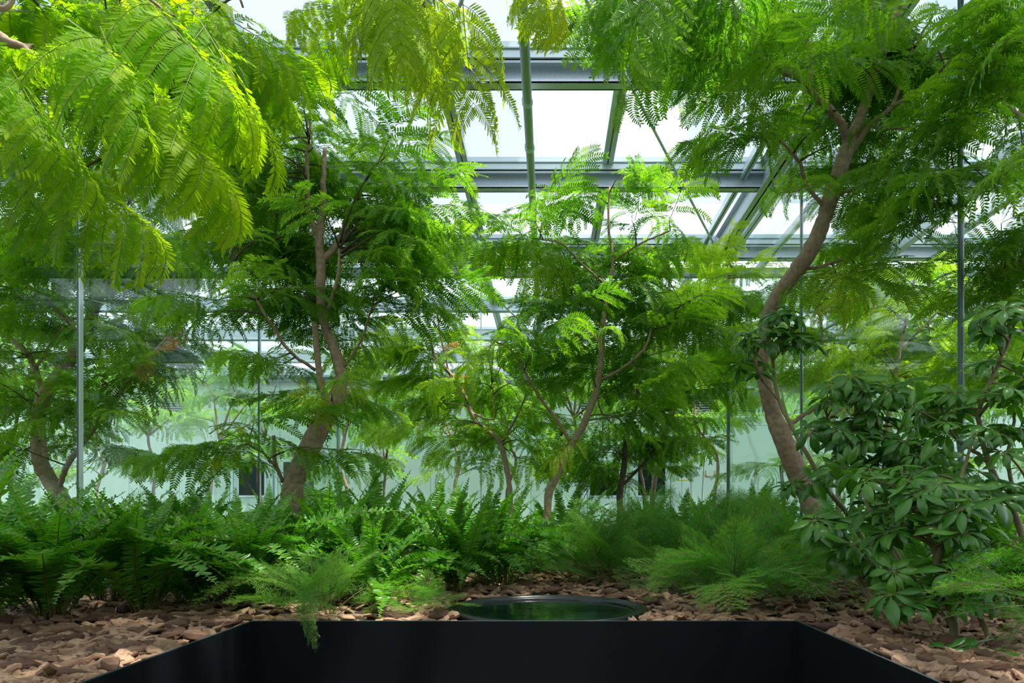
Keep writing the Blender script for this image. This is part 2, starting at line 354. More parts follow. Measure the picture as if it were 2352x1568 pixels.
def woody(name, label, cat, stems, blobs, leaf='tree', mat='mid', bark='bark', size=.26, group=None, parts=100, seed=1, lpt=3, explicit=(), droop=(.05, .5),
          to_soil=True, twigr=.0035, soil=None, pods=(), dens=.8, accents=()):
    """stems: list of pixel polylines (px, py, depth, width px); the first is the trunk. blobs: (cx, cy, rx, ry, depth, depth spread, twigs)"""
    g = np.random.default_rng(seed); S0 = SOIL if soil is None else soil
    base = P(*stems[0][0][:3]); base[2] = S0
    root = empty(name, base, label, cat, group)
    skel = []; zn = zone(base)
    for k_, st in enumerate(stems):
        pts = np.array([np.append(P(*q[:3]), q[3]*q[2]/F/2) for q in st])
        if k_ == 0 and to_soil and pts[0, 2] > S0:
            e0 = pts[0].copy(); e0[2] = S0-.03; e0[3] *= 1.15; pts = np.vstack([e0, pts])
        if k_ == 0 and not to_soil: pass
        if zn != 'in' or base[1] > 2: pts = np.array([keep(q, zn) for q in pts])
        sp = spline(pts, 7); n_ = len(sp)
        sp[:, :3] += .0015*g.normal(size=(n_, 3)); r_ = sp[:, 3]*(1+.035*g.normal(size=n_))
        mb = MB(); tube(mb, sp[:, :3], np.maximum(r_, .0015), 14 if k_ == 0 else 9)
        mb.obj('trunk' if k_ == 0 else 'branch', M[bark], root, True, base)
        w_ = sp[len(sp)//3:] if k_ == 0 else sp[2:]
        skel.append(w_)
    sk = np.vstack(skel)
    lib = WHORL if leaf == 'whorl' else LEAVES[leaf]; pname = 'leaf_whorl' if leaf == 'whorl' else 'leaf'
    mats = [M[mat], M['rachis']]
    todo = []; tw = MB()
    for (bx, by, rx, ry, d, dd, nt) in blobs:
        for _ in range(max(1, int(round(nt*(dens if leaf != 'whorl' else 1.5))))):
            v = g.normal(size=3); v = v/np.linalg.norm(v)*g.random()**(1/2.6)
            tip = keep(P(bx+v[0]*rx, by+v[1]*ry, d+v[2]*dd), zn, .12)
            dist = np.linalg.norm(sk[:, :3]-tip, axis=1)+.35*np.maximum(0, sk[:, 2]-tip[2]+.05)+.05*g.random(len(sk)); s_ = sk[np.argmin(dist)]; A = s_[:3]
            h = np.linalg.norm(tip-A); c = (A+tip)/2+np.array([0, 0, .10*h])+.06*h*g.normal(size=3)
            u = np.linspace(0, 1, 6)[:, None]; path = (1-u)**2*A+2*u*(1-u)*c+u*u*tip
            tube(tw, path, np.linspace(min(twigr*1.7, s_[3]*.8+.001), twigr*.45, 6), 5)
            if leaf == 'whorl':
                ax = nrm(nrm(tip-A)*np.array([.5, .5, .3])+np.array([0, -.12, .85])+.30*g.normal(size=3)); todo.append((tip, tip+ax*size*(.75+.5*g.random()), g.normal(size=3)))
                if h > .25:
                    q = path[3]; ax = nrm(np.array([0, -.2, .8])+.5*g.normal(size=3)); todo.append((q, q+ax*size*.7, g.normal(size=3)))
                continue
            dirn = nrm(tip-A)
            for j in range(lpt):
                t = 1-.6*j/lpt; q = (1-t)**2*A+2*t*(1-t)*c+t*t*tip; an = (0 if j == 0 else (1 if j % 2 else -1)*(.6+.7*g.random()))+.25*g.normal()
                hd = nrm(np.array([dirn[0]+.25*g.normal(), dirn[1]+.25*g.normal(), 0])); ca, sa = math.cos(an), math.sin(an)
                dv = np.array([hd[0]*ca-hd[1]*sa, hd[0]*sa+hd[1]*ca, .22-g.uniform(*droop)+.12*g.normal()]); dv = nrm(dv)
                todo.append((q, q+dv*size*(.7+.5*g.random()), np.array([0, 0, 1.])+.32*g.normal(size=3)))
    ex = []
    for (ax, ay, ad, bx, by, bd, face) in explicit:
        upv = np.array([0, -.15, 1.]) if face == 'up' else np.array([.1, -1., .35])
        ex.append((P(ax, ay, ad), P(bx, by, bd), upv))
    for (mk, ax, ay, ad, bx, by, bd, face) in accents:    # a single leaf of another colour, with its own short twig
        A, B = P(ax, ay, ad), P(bx, by, bd); q = sk[np.argmin(np.linalg.norm(sk[:, :3]-A, axis=1))][:3]
        if np.linalg.norm(q-A) > .01: tube(tw, np.array([q, (q+A)/2+[0, 0, .01], A]), [.0025, .002, .0015], 5)
        o = place_part('leaf', variant_mesh('leaf_'+leaf, int(g.integers(len(lib))), lib, [M[mk], M['rachis']]), root, A, B, np.array([0, -.5, 1.]) if face == 'up' else np.array([.1, -1., .35]))
        o['label'] = {'young': 'bright yellow-green young leaf', 'dry': 'dried orange-brown leaf'}[mk]
    if len(tw.V): tw.obj('twigs', M[bark if bark == 'greenstem' else 'twig'], root, True, base)['kind'] = 'stuff'
    for pd in pods:
        q = P(*pd); mb = MB(); aa = np.linspace(0, 1, 22); tube(mb, q+np.stack([.012*np.sin(aa*22), .012*np.cos(aa*22), -.10*aa], -1), .006*(1.2-aa*.5), 6); mb.obj('seed_pod', M['red'], root, True, base)['label'] = 'dangling twisted red seed pod'
    n_ex = len(ex); todo = ex+todo; foliage = MB(); npart = 0
    order = list(range(len(todo)))
    tail = sorted(order[n_ex:], key=lambda i: todo[i][0][1])
    order = order[:n_ex]+tail
    for c_, i in enumerate(order):
        A, B, up_ = todo[i]
        if i >= n_ex and leaf != 'whorl':      # leaves grow mostly on the far side of the bare trunk
            md = A*.45+B*.55; e0 = np.array([0, 0, ZC]); tk = skel[0][:, :3]-e0; mv = md-e0; pr = np.hypot(tk[:, 0]/tk[:, 1]-mv[0]/mv[1], tk[:, 2]/tk[:, 1]-mv[2]/mv[1])
            kk = int(np.argmin(pr))
            if pr[kk] < .075 and mv[1] < tk[kk, 1]+.05 and g.random() < .88: f_ = (tk[kk, 1]+.12+.25*g.random())/mv[1]; sh = mv*(f_-1); A = A+sh; B = B+sh
        A, B = keep_leaf(A, B, zn); vi = int(g.integers(len(lib)))
        if abs(np.dot(nrm(B-A), nrm(up_))) > .97: up_ = up_+np.array([.5, .3, 0])
        if c_ < parts:
            place_part(pname, variant_mesh(pname+'_'+leaf if pname == 'leaf' else pname, vi, lib, mats), root, A, B, up_)
        else: bake(foliage, lib[vi], A, B, up_, .45*g.random())
    if len(foliage.V):
        o = foliage.obj('foliage', mats, root, leaf == 'whorl', base)
        o['kind'] = 'stuff'
    return root

def clump(name, label, cat, px, d, n_, reach, height, kind='fern', seed=1, group=None, explicit=(), spread=(0, 2*math.pi), mat=None, soil=None):
    g = np.random.default_rng(seed); base = P(px, CY, d); base[2] = SOIL if soil is None else soil
    root = empty(name, base, label, cat, group)
    lib = FROND if kind == 'fern' else FEATHER; mats = [M[mat or ('fern' if kind == 'fern' else 'plumosa')], M['frondstem']]
    L = []
    for i in range(n_):
        a = spread[0]+(spread[1]-spread[0])*((i*.618) % 1)+.2*g.normal(); q = g.random()
        r_ = reach*(.3+.9*q); h = height*(1.10-1.0*q**1.5)*(.8+.35*g.random()); A = base+np.array([math.cos(a), math.sin(a), 0])*.03+np.array([0, 0, -.01])
        L.append((A, base+np.array([math.cos(a)*r_, math.sin(a)*r_, max(.02, h)]), None))
    for e_ in explicit:
        if len(e_) == 6: L.append((P(*e_[3:]), P(*e_[:3]), 1))
        else: L.append((base+np.array([0, 0, .02]), P(*e_[:3]), e_[3] if len(e_) > 3 else None))
    zn = zone(base)
    for A, B, vi in L:
        B = keep(B, zn) if base[1] > 1.2 else B
        steep = nrm(B-A)[2]
        if vi is None: vi = int(g.choice([0, 1, 4, 5] if steep > .75 else [1, 2, 3, 5, 6, 7])) if kind == 'fern' else int(g.integers(4))
        up_ = np.array([0, 0, 1.])+.25*g.normal(size=3)
        if steep > .9: up_ = nrm(np.array([A[0]-B[0], A[1]-B[1], 0]))*1.0+np.array([0, -.6, .3])
        place_part('frond', variant_mesh('fern_frond' if kind == 'fern' else 'feathery_frond', vi, lib, mats), root, A, B, up_)
    return root

# ------------------------------------------------------------------ the setting
JL, JR = [3.22, 5.22, 7.18], [3.13, 5.10, 7.18]
YF = 12.5                     # mint green wall of the far building
H = ZC+2.60                   # underside of the purlins
HG = H+.24                    # roof glass
st = lambda o: tag(o, kind='structure')
mb = MB(); box(mb, -14, 14, -4, 13.5, -.1, 0); st(mb.obj('floor', M['concrete']))
mb = MB()                     # planting soil, leaving the standing notch free
box(mb, -8.5, -.965, .1, 2.2, .02, SOIL); box(mb, .81, 8.5, .1, 2.2, .02, SOIL); box(mb, -13.5, 13.5, 2.215, YF-.3, .02, SOIL)
st(mb.obj('ground', M['soil']))
mb = MB(); box(mb, -9, 9, -4.1, -4, 0, HG); st(mb.obj('wall_front', M['paintwall']))

# roof: glass, purlins across, glazing bars along, girders
roof = link('ceiling', None); st(roof)
boxobj('glass_pane', M['roofglass'], roof, -9, 9, -4, YE, HG, HG+.008)
boxobj('glass_pane', M['roofglass'], roof, -9, 9, YE+.3, YF, HG-.18, HG-.172)
PUR = [1.45, 2.78, 4.12, 5.45, 6.95]
for y in PUR:
    mb = MB(); x0, x1 = -9, 9
    box(mb, x0, x1, y-.005, y+.075, H, H+.007)            # lower flange
    box(mb, x0, x1, y+.062, y+.07, H, H+.14)              # web
    box(mb, x0, x1, y-.005, y+.075, H+.135, H+.142)       # upper flange
    box(mb, x0, x1, y-.005, y+.001, H, H+.022); box(mb, x0, x1, y-.005, y+.001, H+.12, H+.142)
    mb.obj('purlin', M['galv'], roof)
    mb = MB(); box(mb, x0, x1, y-.02, y+.09, H+.142, H+.19, 0); box(mb, x0, x1, y-.03, y+.10, H+.19, H+.198, 1); box(mb, x0, x1, y-.02, y+.09, H+.198, HG, 0)
    mb.obj('glazing_sill', [M['alu'], M['darkalu']], roof)
def bar(x, y0, y1, z, w=.085, nm='glazing_bar'):
    mb = MB(); box(mb, x-w/2, x-.006, y0, y1, z, z+.06, 0); box(mb, x+.006, x+w/2, y0, y1, z, z+.06, 0); box(mb, x-.006, x+.006, y0, y1, z+.012, z+.05, 1)
    return mb.obj(nm, [M['alu'], M['darkalu']], roof)
for x in (-4.2, -2.98, -1.83, -.68, .47, 2.92, 4.1): bar(x, -3.9, YE, H+.18)
for gx in (1.73, -2.45):      # main girder and its gutter rail
    mb = MB(); box(mb, gx-.05, gx+.05, -3.9, YE, H-.02, H-.008); box(mb, gx-.006, gx+.006, -3.9, YE, H-.02, H+.2); box(mb, gx-.05, gx+.05, -3.9, YE, H+.19, H+.2)
    mb.obj('girder', M['galv'], roof)
    bar(gx+.16, -3.9, YE, H+.06, .07, 'gutter_rail'); bar(gx-.16, -3.9, YE, H+.10, .05, 'gutter_rail')
for gx in (-5.6, 3.5, 5.6):
    mb = MB(); box(mb, gx-.04, gx+.04, -3.9, YE, H+.02, H+.2); mb.obj('girder', M['galv'], roof)
bar(2.15, -3.9, YE, H-.12, .05, 'gutter_rail')
bar(2.45, -3.9, YE, H-.30, .04, 'gutter_rail')
# far bay of the roof
for y, z, h in ((8.45, 2.52, .13), (9.85, 2.52, .14), (11.2, 2.50, .14)):
    mb = MB(); box(mb, -9, 9, y, y+.06, ZC+z, ZC+z+h, 0); box(mb, -9, 9, y-.012, y+.07, ZC+z+h, ZC+z+h+.035, 1); box(mb, -9, 9, y-.01, y+.07, ZC+z-.012, ZC+z, 2)
    mb.obj('purlin', [M['galv'], M['alu'], M['darkalu']], roof)
for x in (-6, -4.8, -3.6, -2.45, -1.3, -.68, .4, 1.55, 2.7, 3.9, 5.2): bar(x, YE+.3, YF, ZC+2.60, .09)
# end glass wall with its transom
we = link('wall_end', None); st(we)
mb = MB(); box(mb, -9, 9, YE, YE+.012, SOIL, ZC+2.51); mb.obj('glass_pane', M['glass'], we)
mb = MB(); box(mb, -9, 9, YE-.03, YE+.04, ZC+2.49, ZC+2.515, 1); box(mb, -9, 9, YE-.02, YE+.03, ZC+2.515, ZC+2.57, 0); box(mb, -9, 9, YE-.03, YE+.04, ZC+2.57, ZC+2.578, 1)
mb.obj('transom', [M['alu'], M['darkalu']], we)
m, n, l, b = nodes('rippled_sheet'); b.inputs['Base Color'].default_value = (.66, .76, .80, 1); b.inputs['Roughness'].default_value = .22; b.inputs['Metallic'].default_value = .35
tc = n.new('ShaderNodeTexCoord'); mp = n.new('ShaderNodeMapping'); mp.inputs['Scale'].default_value = (1.2, 1, 26); nz = n.new('ShaderNodeTexNoise'); nz.inputs['Scale'].default_value = 2.2; nz.inputs['Detail'].default_value = 4
l.new(tc.outputs['Object'], mp.inputs[0]); l.new(mp.outputs[0], nz.inputs['Vector']); bp = n.new('ShaderNodeBump'); bp.inputs['Strength'].default_value = .9; bp.inputs['Distance'].default_value = .05
l.new(nz.outputs['Fac'], bp.inputs['Height']); l.new(bp.outputs[0], b.inputs['Normal']); M['ripple'] = m
mb = MB(); box(mb, -9, 9, YE+.02, YE+.03, ZC+2.578, HG-.02); mb.obj('rippled_sheet', M['ripple'], we)
for x in (-.80, .47, 1.75, -2.2, 3.4):
    mb = MB(); box(mb, x-.055, x-.005, YE-.02, YE+.01, ZC+2.58, HG-.05); box(mb, x+.005, x+.055, YE-.02, YE+.01, ZC+2.58, HG-.05); mb.obj('mullion', M['alu'], we)
mb = MB()
for x in (-2.21, -.71, .41, 1.9): box(mb, x-.006, x+.006, YE-.012, YE+.024, SOIL, ZC+2.49)
mb.obj('joint_strip', M['jointlight'], we)
# side glass walls; each sheet meets the next in a dark seal between polished edges
for side, X, J in (('left', XL, JL), ('right', XR, JR)):
    w = link('wall_'+side, None); st(w)
    ys = [1.2]+J
    for a, b_ in zip(ys[:-1], ys[1:]): boxobj('glass_pane', M['glass'], w, X-.006, X+.006, a+.012, b_-.012, SOIL-.02, ZC+2.56)
    for y in J:
        t = .008 if y < 6.5 else .016
        mb = MB(); box(mb, X-t, X+t*.2, y-.012, y+.012, SOIL-.02, ZC+2.56, 0); box(mb, X+t*.2, X+t, y-.012, y+.012, SOIL-.02, ZC+2.56, 1)
        mb.obj('joint_strip', [M['joint'], M['jointlight']], w)
    for y in (9.05, ):
        boxobj('joint_strip', M['jointlight'], w, X-.008, X+.008, y-.01, y+.01, SOIL-.02, ZC+2.1)

# far building wall: mint panels with seams, doors, louvers
wf = link('wall_back', None); st(wf)
YP = YF-.0
mb = MB(); box(mb, -14, 14, YP, YP+.2, 0, ZC+2.48); mb.obj('panel', M['mint'], wf)
mb = MB()
for x in np.arange(-13.2, 13.4, .92): box(mb, x-.004, x+.004, YP-.004, YP+.002, 0, ZC+2.48)
box(mb, -14, 14, YP-.004, YP+.002, ZC+1.62, ZC+1.628)
mb.obj('seam', M['mintdark'], wf)
mb = MB(); box(mb, -14, 14, YP-.22, YP+.05, ZC+2.48, ZC+2.62, 0); box(mb, -14, 14, YP-.24, YP-.2, ZC+2.46, ZC+2.50, 1); box(mb, -14, 14, YP-.14, YP, ZC+2.40, ZC+2.48, 1)
mb.obj('eave_gutter', [M['galv'], M['darkalu']], wf)
def px2x(px, y): return (px-CX)/F*y
nd = 0
for (a, b_) in ((532, 628), (634, 742), (1336, 1440), (1446, 1546), (2140, 2240)):
    nd += 1; x0, x1 = px2x(a, YP), px2x(b_, YP); top = ZC+(CY-1022)/F*YP
    dr = link('door_%d' % nd, None); st(dr)
    boxobj('door_leaf', M['mint'], dr, x0+.05, x1-.05, YP-.03, YP-.005, .02, top-.05)
    mb = MB(); box(mb, x0, x0+.045, YP-.05, YP, .0, top); box(mb, x1-.045, x1, YP-.05, YP, .0, top); box(mb, x0, x1, YP-.05, YP, top-.045, top); mb.obj('door_frame', M['frameblue'], dr)
    wx0, wx1 = x0+.15, x1-.15; z0, z1 = ZC+.34, ZC+.95
    boxobj('window_pane', M['darkpane'], dr, wx0, wx1, YP-.036, YP-.028, z0, z1)
    mb = MB(); e_ = .035; box(mb, wx0-e_, wx0, YP-.045, YP-.02, z0-e_, z1+e_); box(mb, wx1, wx1+e_, YP-.045, YP-.02, z0-e_, z1+e_); box(mb, wx0, wx1, YP-.045, YP-.02, z1, z1+e_); box(mb, wx0, wx1, YP-.045, YP-.02, z0-e_, z0); mb.obj('window_frame', M['frameblue'], dr)
LV = ((360, 450, 'ventilation louver on the mint wall furthest to the left, behind foliage'), (735, 830, 'ventilation louver behind the crooked trunk of the centre-left tree'), (868, 935, 'narrow ventilation louver right beside the glass joint above the open stretch of mint wall'),
      (1330, 1420, 'ventilation louver on the mint wall hidden behind the central slender tree'), (1565, 1665, 'wide ventilation louver just left of the thick glass joint'), (1675, 1738, 'ventilation louver just right of the thick glass joint'))
for a, b_, lb in LV:
    x0, x1 = px2x(a, YP), px2x(b_, YP); z0, z1 = ZC+(CY-960)/F*YP, ZC+(CY-888)/F*YP
    r_ = empty('ventilation_louver', (x0, YP-.05, z0), lb, 'louver', 'louvers on the mint wall')
    mb = MB(); e_ = .035
    for q in ((x0, x0+e_, z0, z1), (x1-e_, x1, z0, z1), (x0, x1, z0, z0+e_), (x0, x1, z1-e_, z1)): box(mb, q[0], q[1], YP-.06, YP, q[2], q[3])
    mb.obj('frame', M['mint'], r_, off=r_.location)
    mb = MB(); box(mb, x0+e_, x1-e_, YP-.012, YP-.002, z0+e_, z1-e_); mb.obj('backing', M['hole'], r_, off=r_.location)
    mb = MB()
    for k in range(11):
        z = z0+.05+k*(z1-z0-.08)/11; mb.add([[x0+e_, YP-.055, z], [x1-e_, YP-.055, z], [x1-e_, YP-.02, z+.028], [x0+e_, YP-.02, z+.028], [x0+e_, YP-.055, z-.006], [x1-e_, YP-.055, z-.006], [x1-e_, YP-.02, z+.022], [x0+e_, YP-.02, z+.022]], BOXF)
    mb.obj('blades', M['louver'], r_, off=r_.location)
p = P(1556, 1103, YP); mb = MB(); box(mb, p[0], p[0]+.24, YP-.006, YP-.001, p[2], p[2]+.013)
tag(mb.obj('warning_tape', M['yellow']), 'short strip of yellow tape on the mint wall right of the double door', 'tape')
for k, px in enumerate((1620, 1641)):
    p = P(px, 1094, YP); mb = MB(); box(mb, p[0], p[0]+.012, YP-.03, YP, p[2], p[2]+.11); box(mb, p[0], p[0]+.10, YP-.03, YP, p[2], p[2]+.014)
    tag(mb.obj('wall_bracket', M['wood']), ['small orange L-shaped bracket on the mint wall beside the yellow tape', 'small orange L-shaped bracket on the mint wall behind the pale curved trunk'][k], 'bracket', 'orange brackets')

# shade screens stretched above the roof glass
for x0, x1, lb in ((-3.2, -.15, 'bluish translucent shade screen above the roof glass left of the grey tube'), (1.15, 3.0, 'bluish translucent shade screen above the roof glass over the main girder')):
    mb = MB(); box(mb, x0, x1, 1.5, 6.9, HG+.3, HG+.304)
    tag(mb.obj('shade_screen', M['screen']), lb, 'shade screen', 'shade screens over the roof')

# tube and tie rods under the purlins
def rod(name, a, b_, r_, mat, label, cat, group=None, collars=()):
    a, b_ = np.array(a, float), np.array(b_, float); mb = MB(); tube(mb, np.array([a, (a+b_)/2, b_]), r_, 16)
    o = mb.obj(name, mat, smooth=True); tag(o, label, cat, group)
    for c in collars:
        q = a+(b_-a)*c; d_ = nrm(b_-a); mb = MB(); tube(mb, [q-d_*.02, q, q+d_*.02], r_*1.22, 16); mb.obj('collar', M['alu'], o, True)
    return o
rod('steel_tube', (-.125, -.5, ZC+2.44), (-.125, YF-.4, ZC+2.44), .028, M['greenpipe'], 'long grey-green tube running under the roof beams towards the far wall', 'tube', collars=(.36, .40, .52))
rod('tie_rod', (-.22, 2.5, ZC+2.56), (1.52, 6.3, ZC+2.50), .010, M['galv'], 'thin diagonal tie rod right of the grey tube, ending at a round hub', 'tie rod', 'diagonal tie rods')
rod('tie_rod', (-.03, 2.5, ZC+2.56), (-1.74, 6.3, ZC+2.52), .010, M['galv'], 'thin diagonal tie rod left of the grey tube behind hanging leaves', 'tie rod', 'diagonal tie rods')
rod('tie_rod', (-.68, 7.6, ZC+2.50), (-.1, 9.7, ZC+2.44), .012, M['galv'], 'short diagonal tie rod beyond the end glass, left of the tube', 'tie rod', 'tie rods beyond the end glass')
rod('tie_rod', (1.0, 7.9, ZC+2.50), (-.1, 9.7, ZC+2.44), .012, M['galv'], 'short diagonal tie rod beyond the end glass, right of the tube', 'tie rod', 'tie rods beyond the end glass')
hb = P(1640, 557, 6.3); r_ = empty('rod_anchor', hb, 'round steel hub and bolt plate where the right tie rod meets the main girder', 'anchor')
mb = MB(); tube(mb, [hb+[0, -.03, 0], hb, hb+[0, .03, 0]], .045, 16); mb.obj('hub', M['galv'], r_, True, hb)
mb = MB(); q = hb+np.array([-.04, .1, -.06]); box(mb, q[0]-.06, q[0]+.06, q[1]-.01, q[1]+.01, q[2]-.07, q[2]+.05); o = mb.obj('plate', M['alu'], r_, off=hb)
mb = MB(); tube(mb, [q+[0, -.03, 0], q+[0, -.02, 0], q+[0, -.01, 0]], .02, 12); mb.obj('bolt', M['galv'], o, True, hb)

# ------------------------------------------------------------------ planter and basin
x0, x1 = px2x(580, 2.2), px2x(1830, 2.2)
pl = empty('planter', (0, 2.2, 0), 'black steel planter walling the standing notch, filled with bark', 'planter')
L_ = np.array([0, 2.2, 0])
def pbox(nm, mat, *b):
    mb = MB(); box(mb, *b); return mb.obj(nm, mat, pl, off=L_)
pbox('front_panel', M['steel'], x0, x1, 2.2, 2.206, 0, RIM-.002); pbox('side_panel', M['steel'], x0-.006, x0, -.3, 2.206, 0, RIM-.002); pbox('side_panel', M['steel'], x1, x1+.006, -.3, 2.206, 0, RIM-.002)
mb = MB(); box(mb, x0, x1, 2.2, 2.206, RIM-.002, RIM); box(mb, x0-.006, x0, -.3, 2.206, RIM-.002, RIM); box(mb, x1, x1+.006, -.3, 2.206, RIM-.002, RIM); mb.obj('top_edge', M['rimsteel'], pl, off=L_)
bc = np.array([-.003, 2.59, SOIL+.010])
ba = empty('water_basin', bc, 'round black basin of dark water sunk in the bark behind the planter front', 'basin')
mb = MB(); k_ = 96; a = np.arange(k_)*2*math.pi/k_
prof = [(.376, -.03), (.376, .006), (.372, .010), (.362, .010), (.358, .006), (.354, .000), (.338, -.002), (.335, .003), (.330, .003), (.327, -.004), (.325, -.02)]
V = np.array([[r_*math.cos(t), r_*math.sin(t), z] for r_, z in prof for t in a]); i = np.arange(len(prof)-1)[:, None]*k_; j = np.arange(k_)[None]; j2 = (j+1) % k_
mb.add(V, np.stack([i+j, i+j2, i+k_+j2, i+k_+j], -1).reshape(-1, 4)); mb.obj('rim', M['plastic'], ba, True)
mb = MB(); V = np.array([[.327*math.cos(t), .327*math.sin(t), -.006] for t in a]); mb.add(V, [(np.arange(k_)[None], 0)]); mb.obj('water', M['water'], ba)

# ------------------------------------------------------------------ bark chips
def chip_mesh(seed):
    g = np.random.default_rng(seed); k = int(g.integers(8, 12)); a = np.sort((np.arange(k)+.35*g.normal(size=k))*2*math.pi/k); r_ = .5*(1+.22*g.normal(size=k))
    asp = .38+.3*g.random(); o = np.stack([r_*np.cos(a), asp*r_*np.sin(a)], -1); mb = MB(); t = .06+.05*g.random(); bend = .15*g.normal()
    def ring(f, z, jz): q = o*f; return np.column_stack([q, z+bend*q[:, 0]**2+jz*g.normal(size=k)])
    V = np.vstack([ring(.9, -t, .01), ring(1.03, -t*.3, .02), ring(.95, t*.5, .025), ring(.62, t, .03), ring(.25, t*1.1, .03), [[0, 0, -t]]])
    Fs = []
    for q in range(4): Fs += [[q*k+i, q*k+(i+1) % k, (q+1)*k+(i+1) % k, (q+1)*k+i] for i in range(k)]
    mb.add(V, [(np.array(Fs), 0), (4*k+np.arange(k)[None], 0), (np.arange(k)[::-1][None], 0)], tint=.0); return mb
CH = [chip_mesh(200+i) for i in range(12)]; CM = [c.mesh('bark_chip', [M['chip']]) for c in CH]
g = np.random.default_rng(5); heap = MB()
def soilpt(px, py): d = (ZC-SOIL)*F/(py-CY); return np.array([(px-CX)/F*d, d, SOIL])
def okchip(p):
    if p[1] < 2.25 and x0-.05 < p[0] < x1+.05: return False
    return math.hypot(p[0]-bc[0], p[1]-bc[1]) > .395
from mathutils import Euler
def rots(t=.3): return np.array(Euler((g.normal()*t, g.normal()*t, g.random()*6.28)).to_matrix())
area = [(-250, 500, 1480, 1660, 500), (2000, 2600, 1480, 1660, 400), (0, 900, 1330, 1568, 1900), (880, 1500, 1285, 1430, 1300), (1450, 2352, 1300, 1568, 2100), (-300, 2700, 1255, 1330, 1100)]
for (a0, a1, b0, b1, nn_) in area:
    for _ in range(nn_):
        p = soilpt(g.uniform(a0, a1), g.uniform(b0, b1))
        if not okchip(p): continue
        V, Fs, T = CH[int(g.integers(12))].data(); s = g.uniform(.04, .075)
        heap.add(V@rots().T*s+p+[0, 0, g.uniform(-.004, .016)], Fs, tint=g.uniform(0, .5))
tag(heap.obj('bark_mulch', M['chip']), 'layer of small reddish brown bark pieces covering the planter soil', 'bark mulch', kind='stuff')
for (a0, a1, b0, b1, nn_, lb, gp) in ((-20, 620, 1400, 1568, 100, 'flat reddish brown bark chip on the mulch left of the planter notch', 'bark chips left of the notch'),
        (890, 1500, 1310, 1425, 100, 'flat brown bark chip on the mulch around the round basin', 'bark chips around the basin'), (1800, 2352, 1370, 1568, 100, 'flat reddish brown bark chip on the mulch right of the planter notch', 'bark chips right of the notch')):
    c = 0
    while c < nn_:
        p = soilpt(g.uniform(a0, a1), g.uniform(b0, b1))
        if not okchip(p): continue
        vi = int(g.integers(12)); o = link('bark_chip', CM[vi]); s = g.uniform(.06, .11); o.location = p+[0, 0, g.uniform(.012, .022)]; o.scale = (s, s, s)
        o.rotation_euler = (g.normal()*.16, g.normal()*.16, g.random()*6.28); tag(o, lb, 'bark chip', gp); c += 1

# ------------------------------------------------------------------ trees inside and around the glass box
woody('acacia_tree', 'young tree with stout brown curved trunk left of centre, before the dark window panes', 'tree',
  [[(662, 1185, 3.5, 50), (668, 1150, 3.5, 48), (676, 1105, 3.5, 46), (700, 1050, 3.5, 48), (733, 985, 3.5, 46), (765, 925, 3.5, 40), (783, 880, 3.5, 30), (780, 840, 3.5, 26), (765, 795, 3.5, 23), (746, 745, 3.5, 21), (737, 690, 3.5, 22), (736, 600, 3.5, 22), (733, 540, 3.5, 19), (742, 470, 3.5, 15), (742, 400, 3.5, 12), (746, 340, 3.5, 8)],
   [(757, 930, 3.5, 16), (740, 895, 3.47, 15), (730, 830, 3.45, 14), (722, 740, 3.45, 13)], [(737, 600, 3.5, 18), (775, 560, 3.55, 15), (800, 500, 3.6, 12), (832, 430, 3.6, 8)],
   [(734, 560, 3.5, 12), (712, 490, 3.45, 10), (704, 350, 3.4, 9)], [(650, 1108, 3.5, 9), (632, 1060, 3.45, 9), (628, 1000, 3.45, 8)], [(632, 1070, 3.45, 7), (605, 1040, 3.4, 6), (572, 1020, 3.35, 5)],
   [(740, 745, 3.5, 9), (775, 640, 3.4, 8), (780, 560, 3.4, 6)], [(725, 850, 3.5, 8), (660, 800, 3.4, 7), (590, 690, 3.3, 6), (535, 600, 3.3, 4)], [(785, 850, 3.5, 7), (830, 780, 3.4, 6), (855, 700, 3.4, 4)],
   [(705, 360, 3.4, 7), (712, 260, 3.4, 5), (707, 170, 3.4, 3)]],
  [(700, 250, 110, 90, 3.4, .3, 13), (620, 390, 120, 100, 3.4, .35, 19), (850, 400, 110, 120, 3.5, .35, 18), (750, 480, 150, 100, 3.5, .4, 18), (900, 500, 70, 110, 3.5, .3, 10), (560, 520, 100, 80, 3.4, .3, 10),
   (610, 650, 100, 60, 3.4, .3, 8), (880, 600, 90, 70, 3.5, .3, 9), (960, 660, 70, 25, 3.5, .2, 3), (690, 660, 70, 50, 3.5, .3, 6), (490, 700, 60, 30, 3.3, .2, 3), (740, 770, 60, 40, 3.4, .2, 3), (620, 840, 50, 30, 3.3, .2, 3), (740, 900, 60, 25, 3.3, .2, 3), (860, 700, 60, 40, 3.4, .2, 3), (530, 1020, 50, 22, 3.3, .15, 3), (680, 1020, 50, 15, 3.3, .1, 2), (590, 960, 60, 20, 3.3, .2, 2)],
  size=.31, seed=11, mat='mid', dens=.5,
  accents=[('young', 765, 925, 3.45, 700, 895, 3.3, 'cam'), ('young', 740, 905, 3.4, 735, 960, 3.3, 'cam'), ('young', 775, 875, 3.4, 830, 890, 3.3, 'up'), ('young', 572, 1020, 3.35, 500, 1045, 3.2, 'up'), ('young', 580, 1018, 3.35, 560, 985, 3.3, 'up'), ('young', 707, 175, 3.4, 650, 130, 3.3, 'up'), ('young', 707, 172, 3.4, 700, 95, 3.3, 'cam'), ('young', 708, 175, 3.4, 765, 125, 3.3, 'up')])
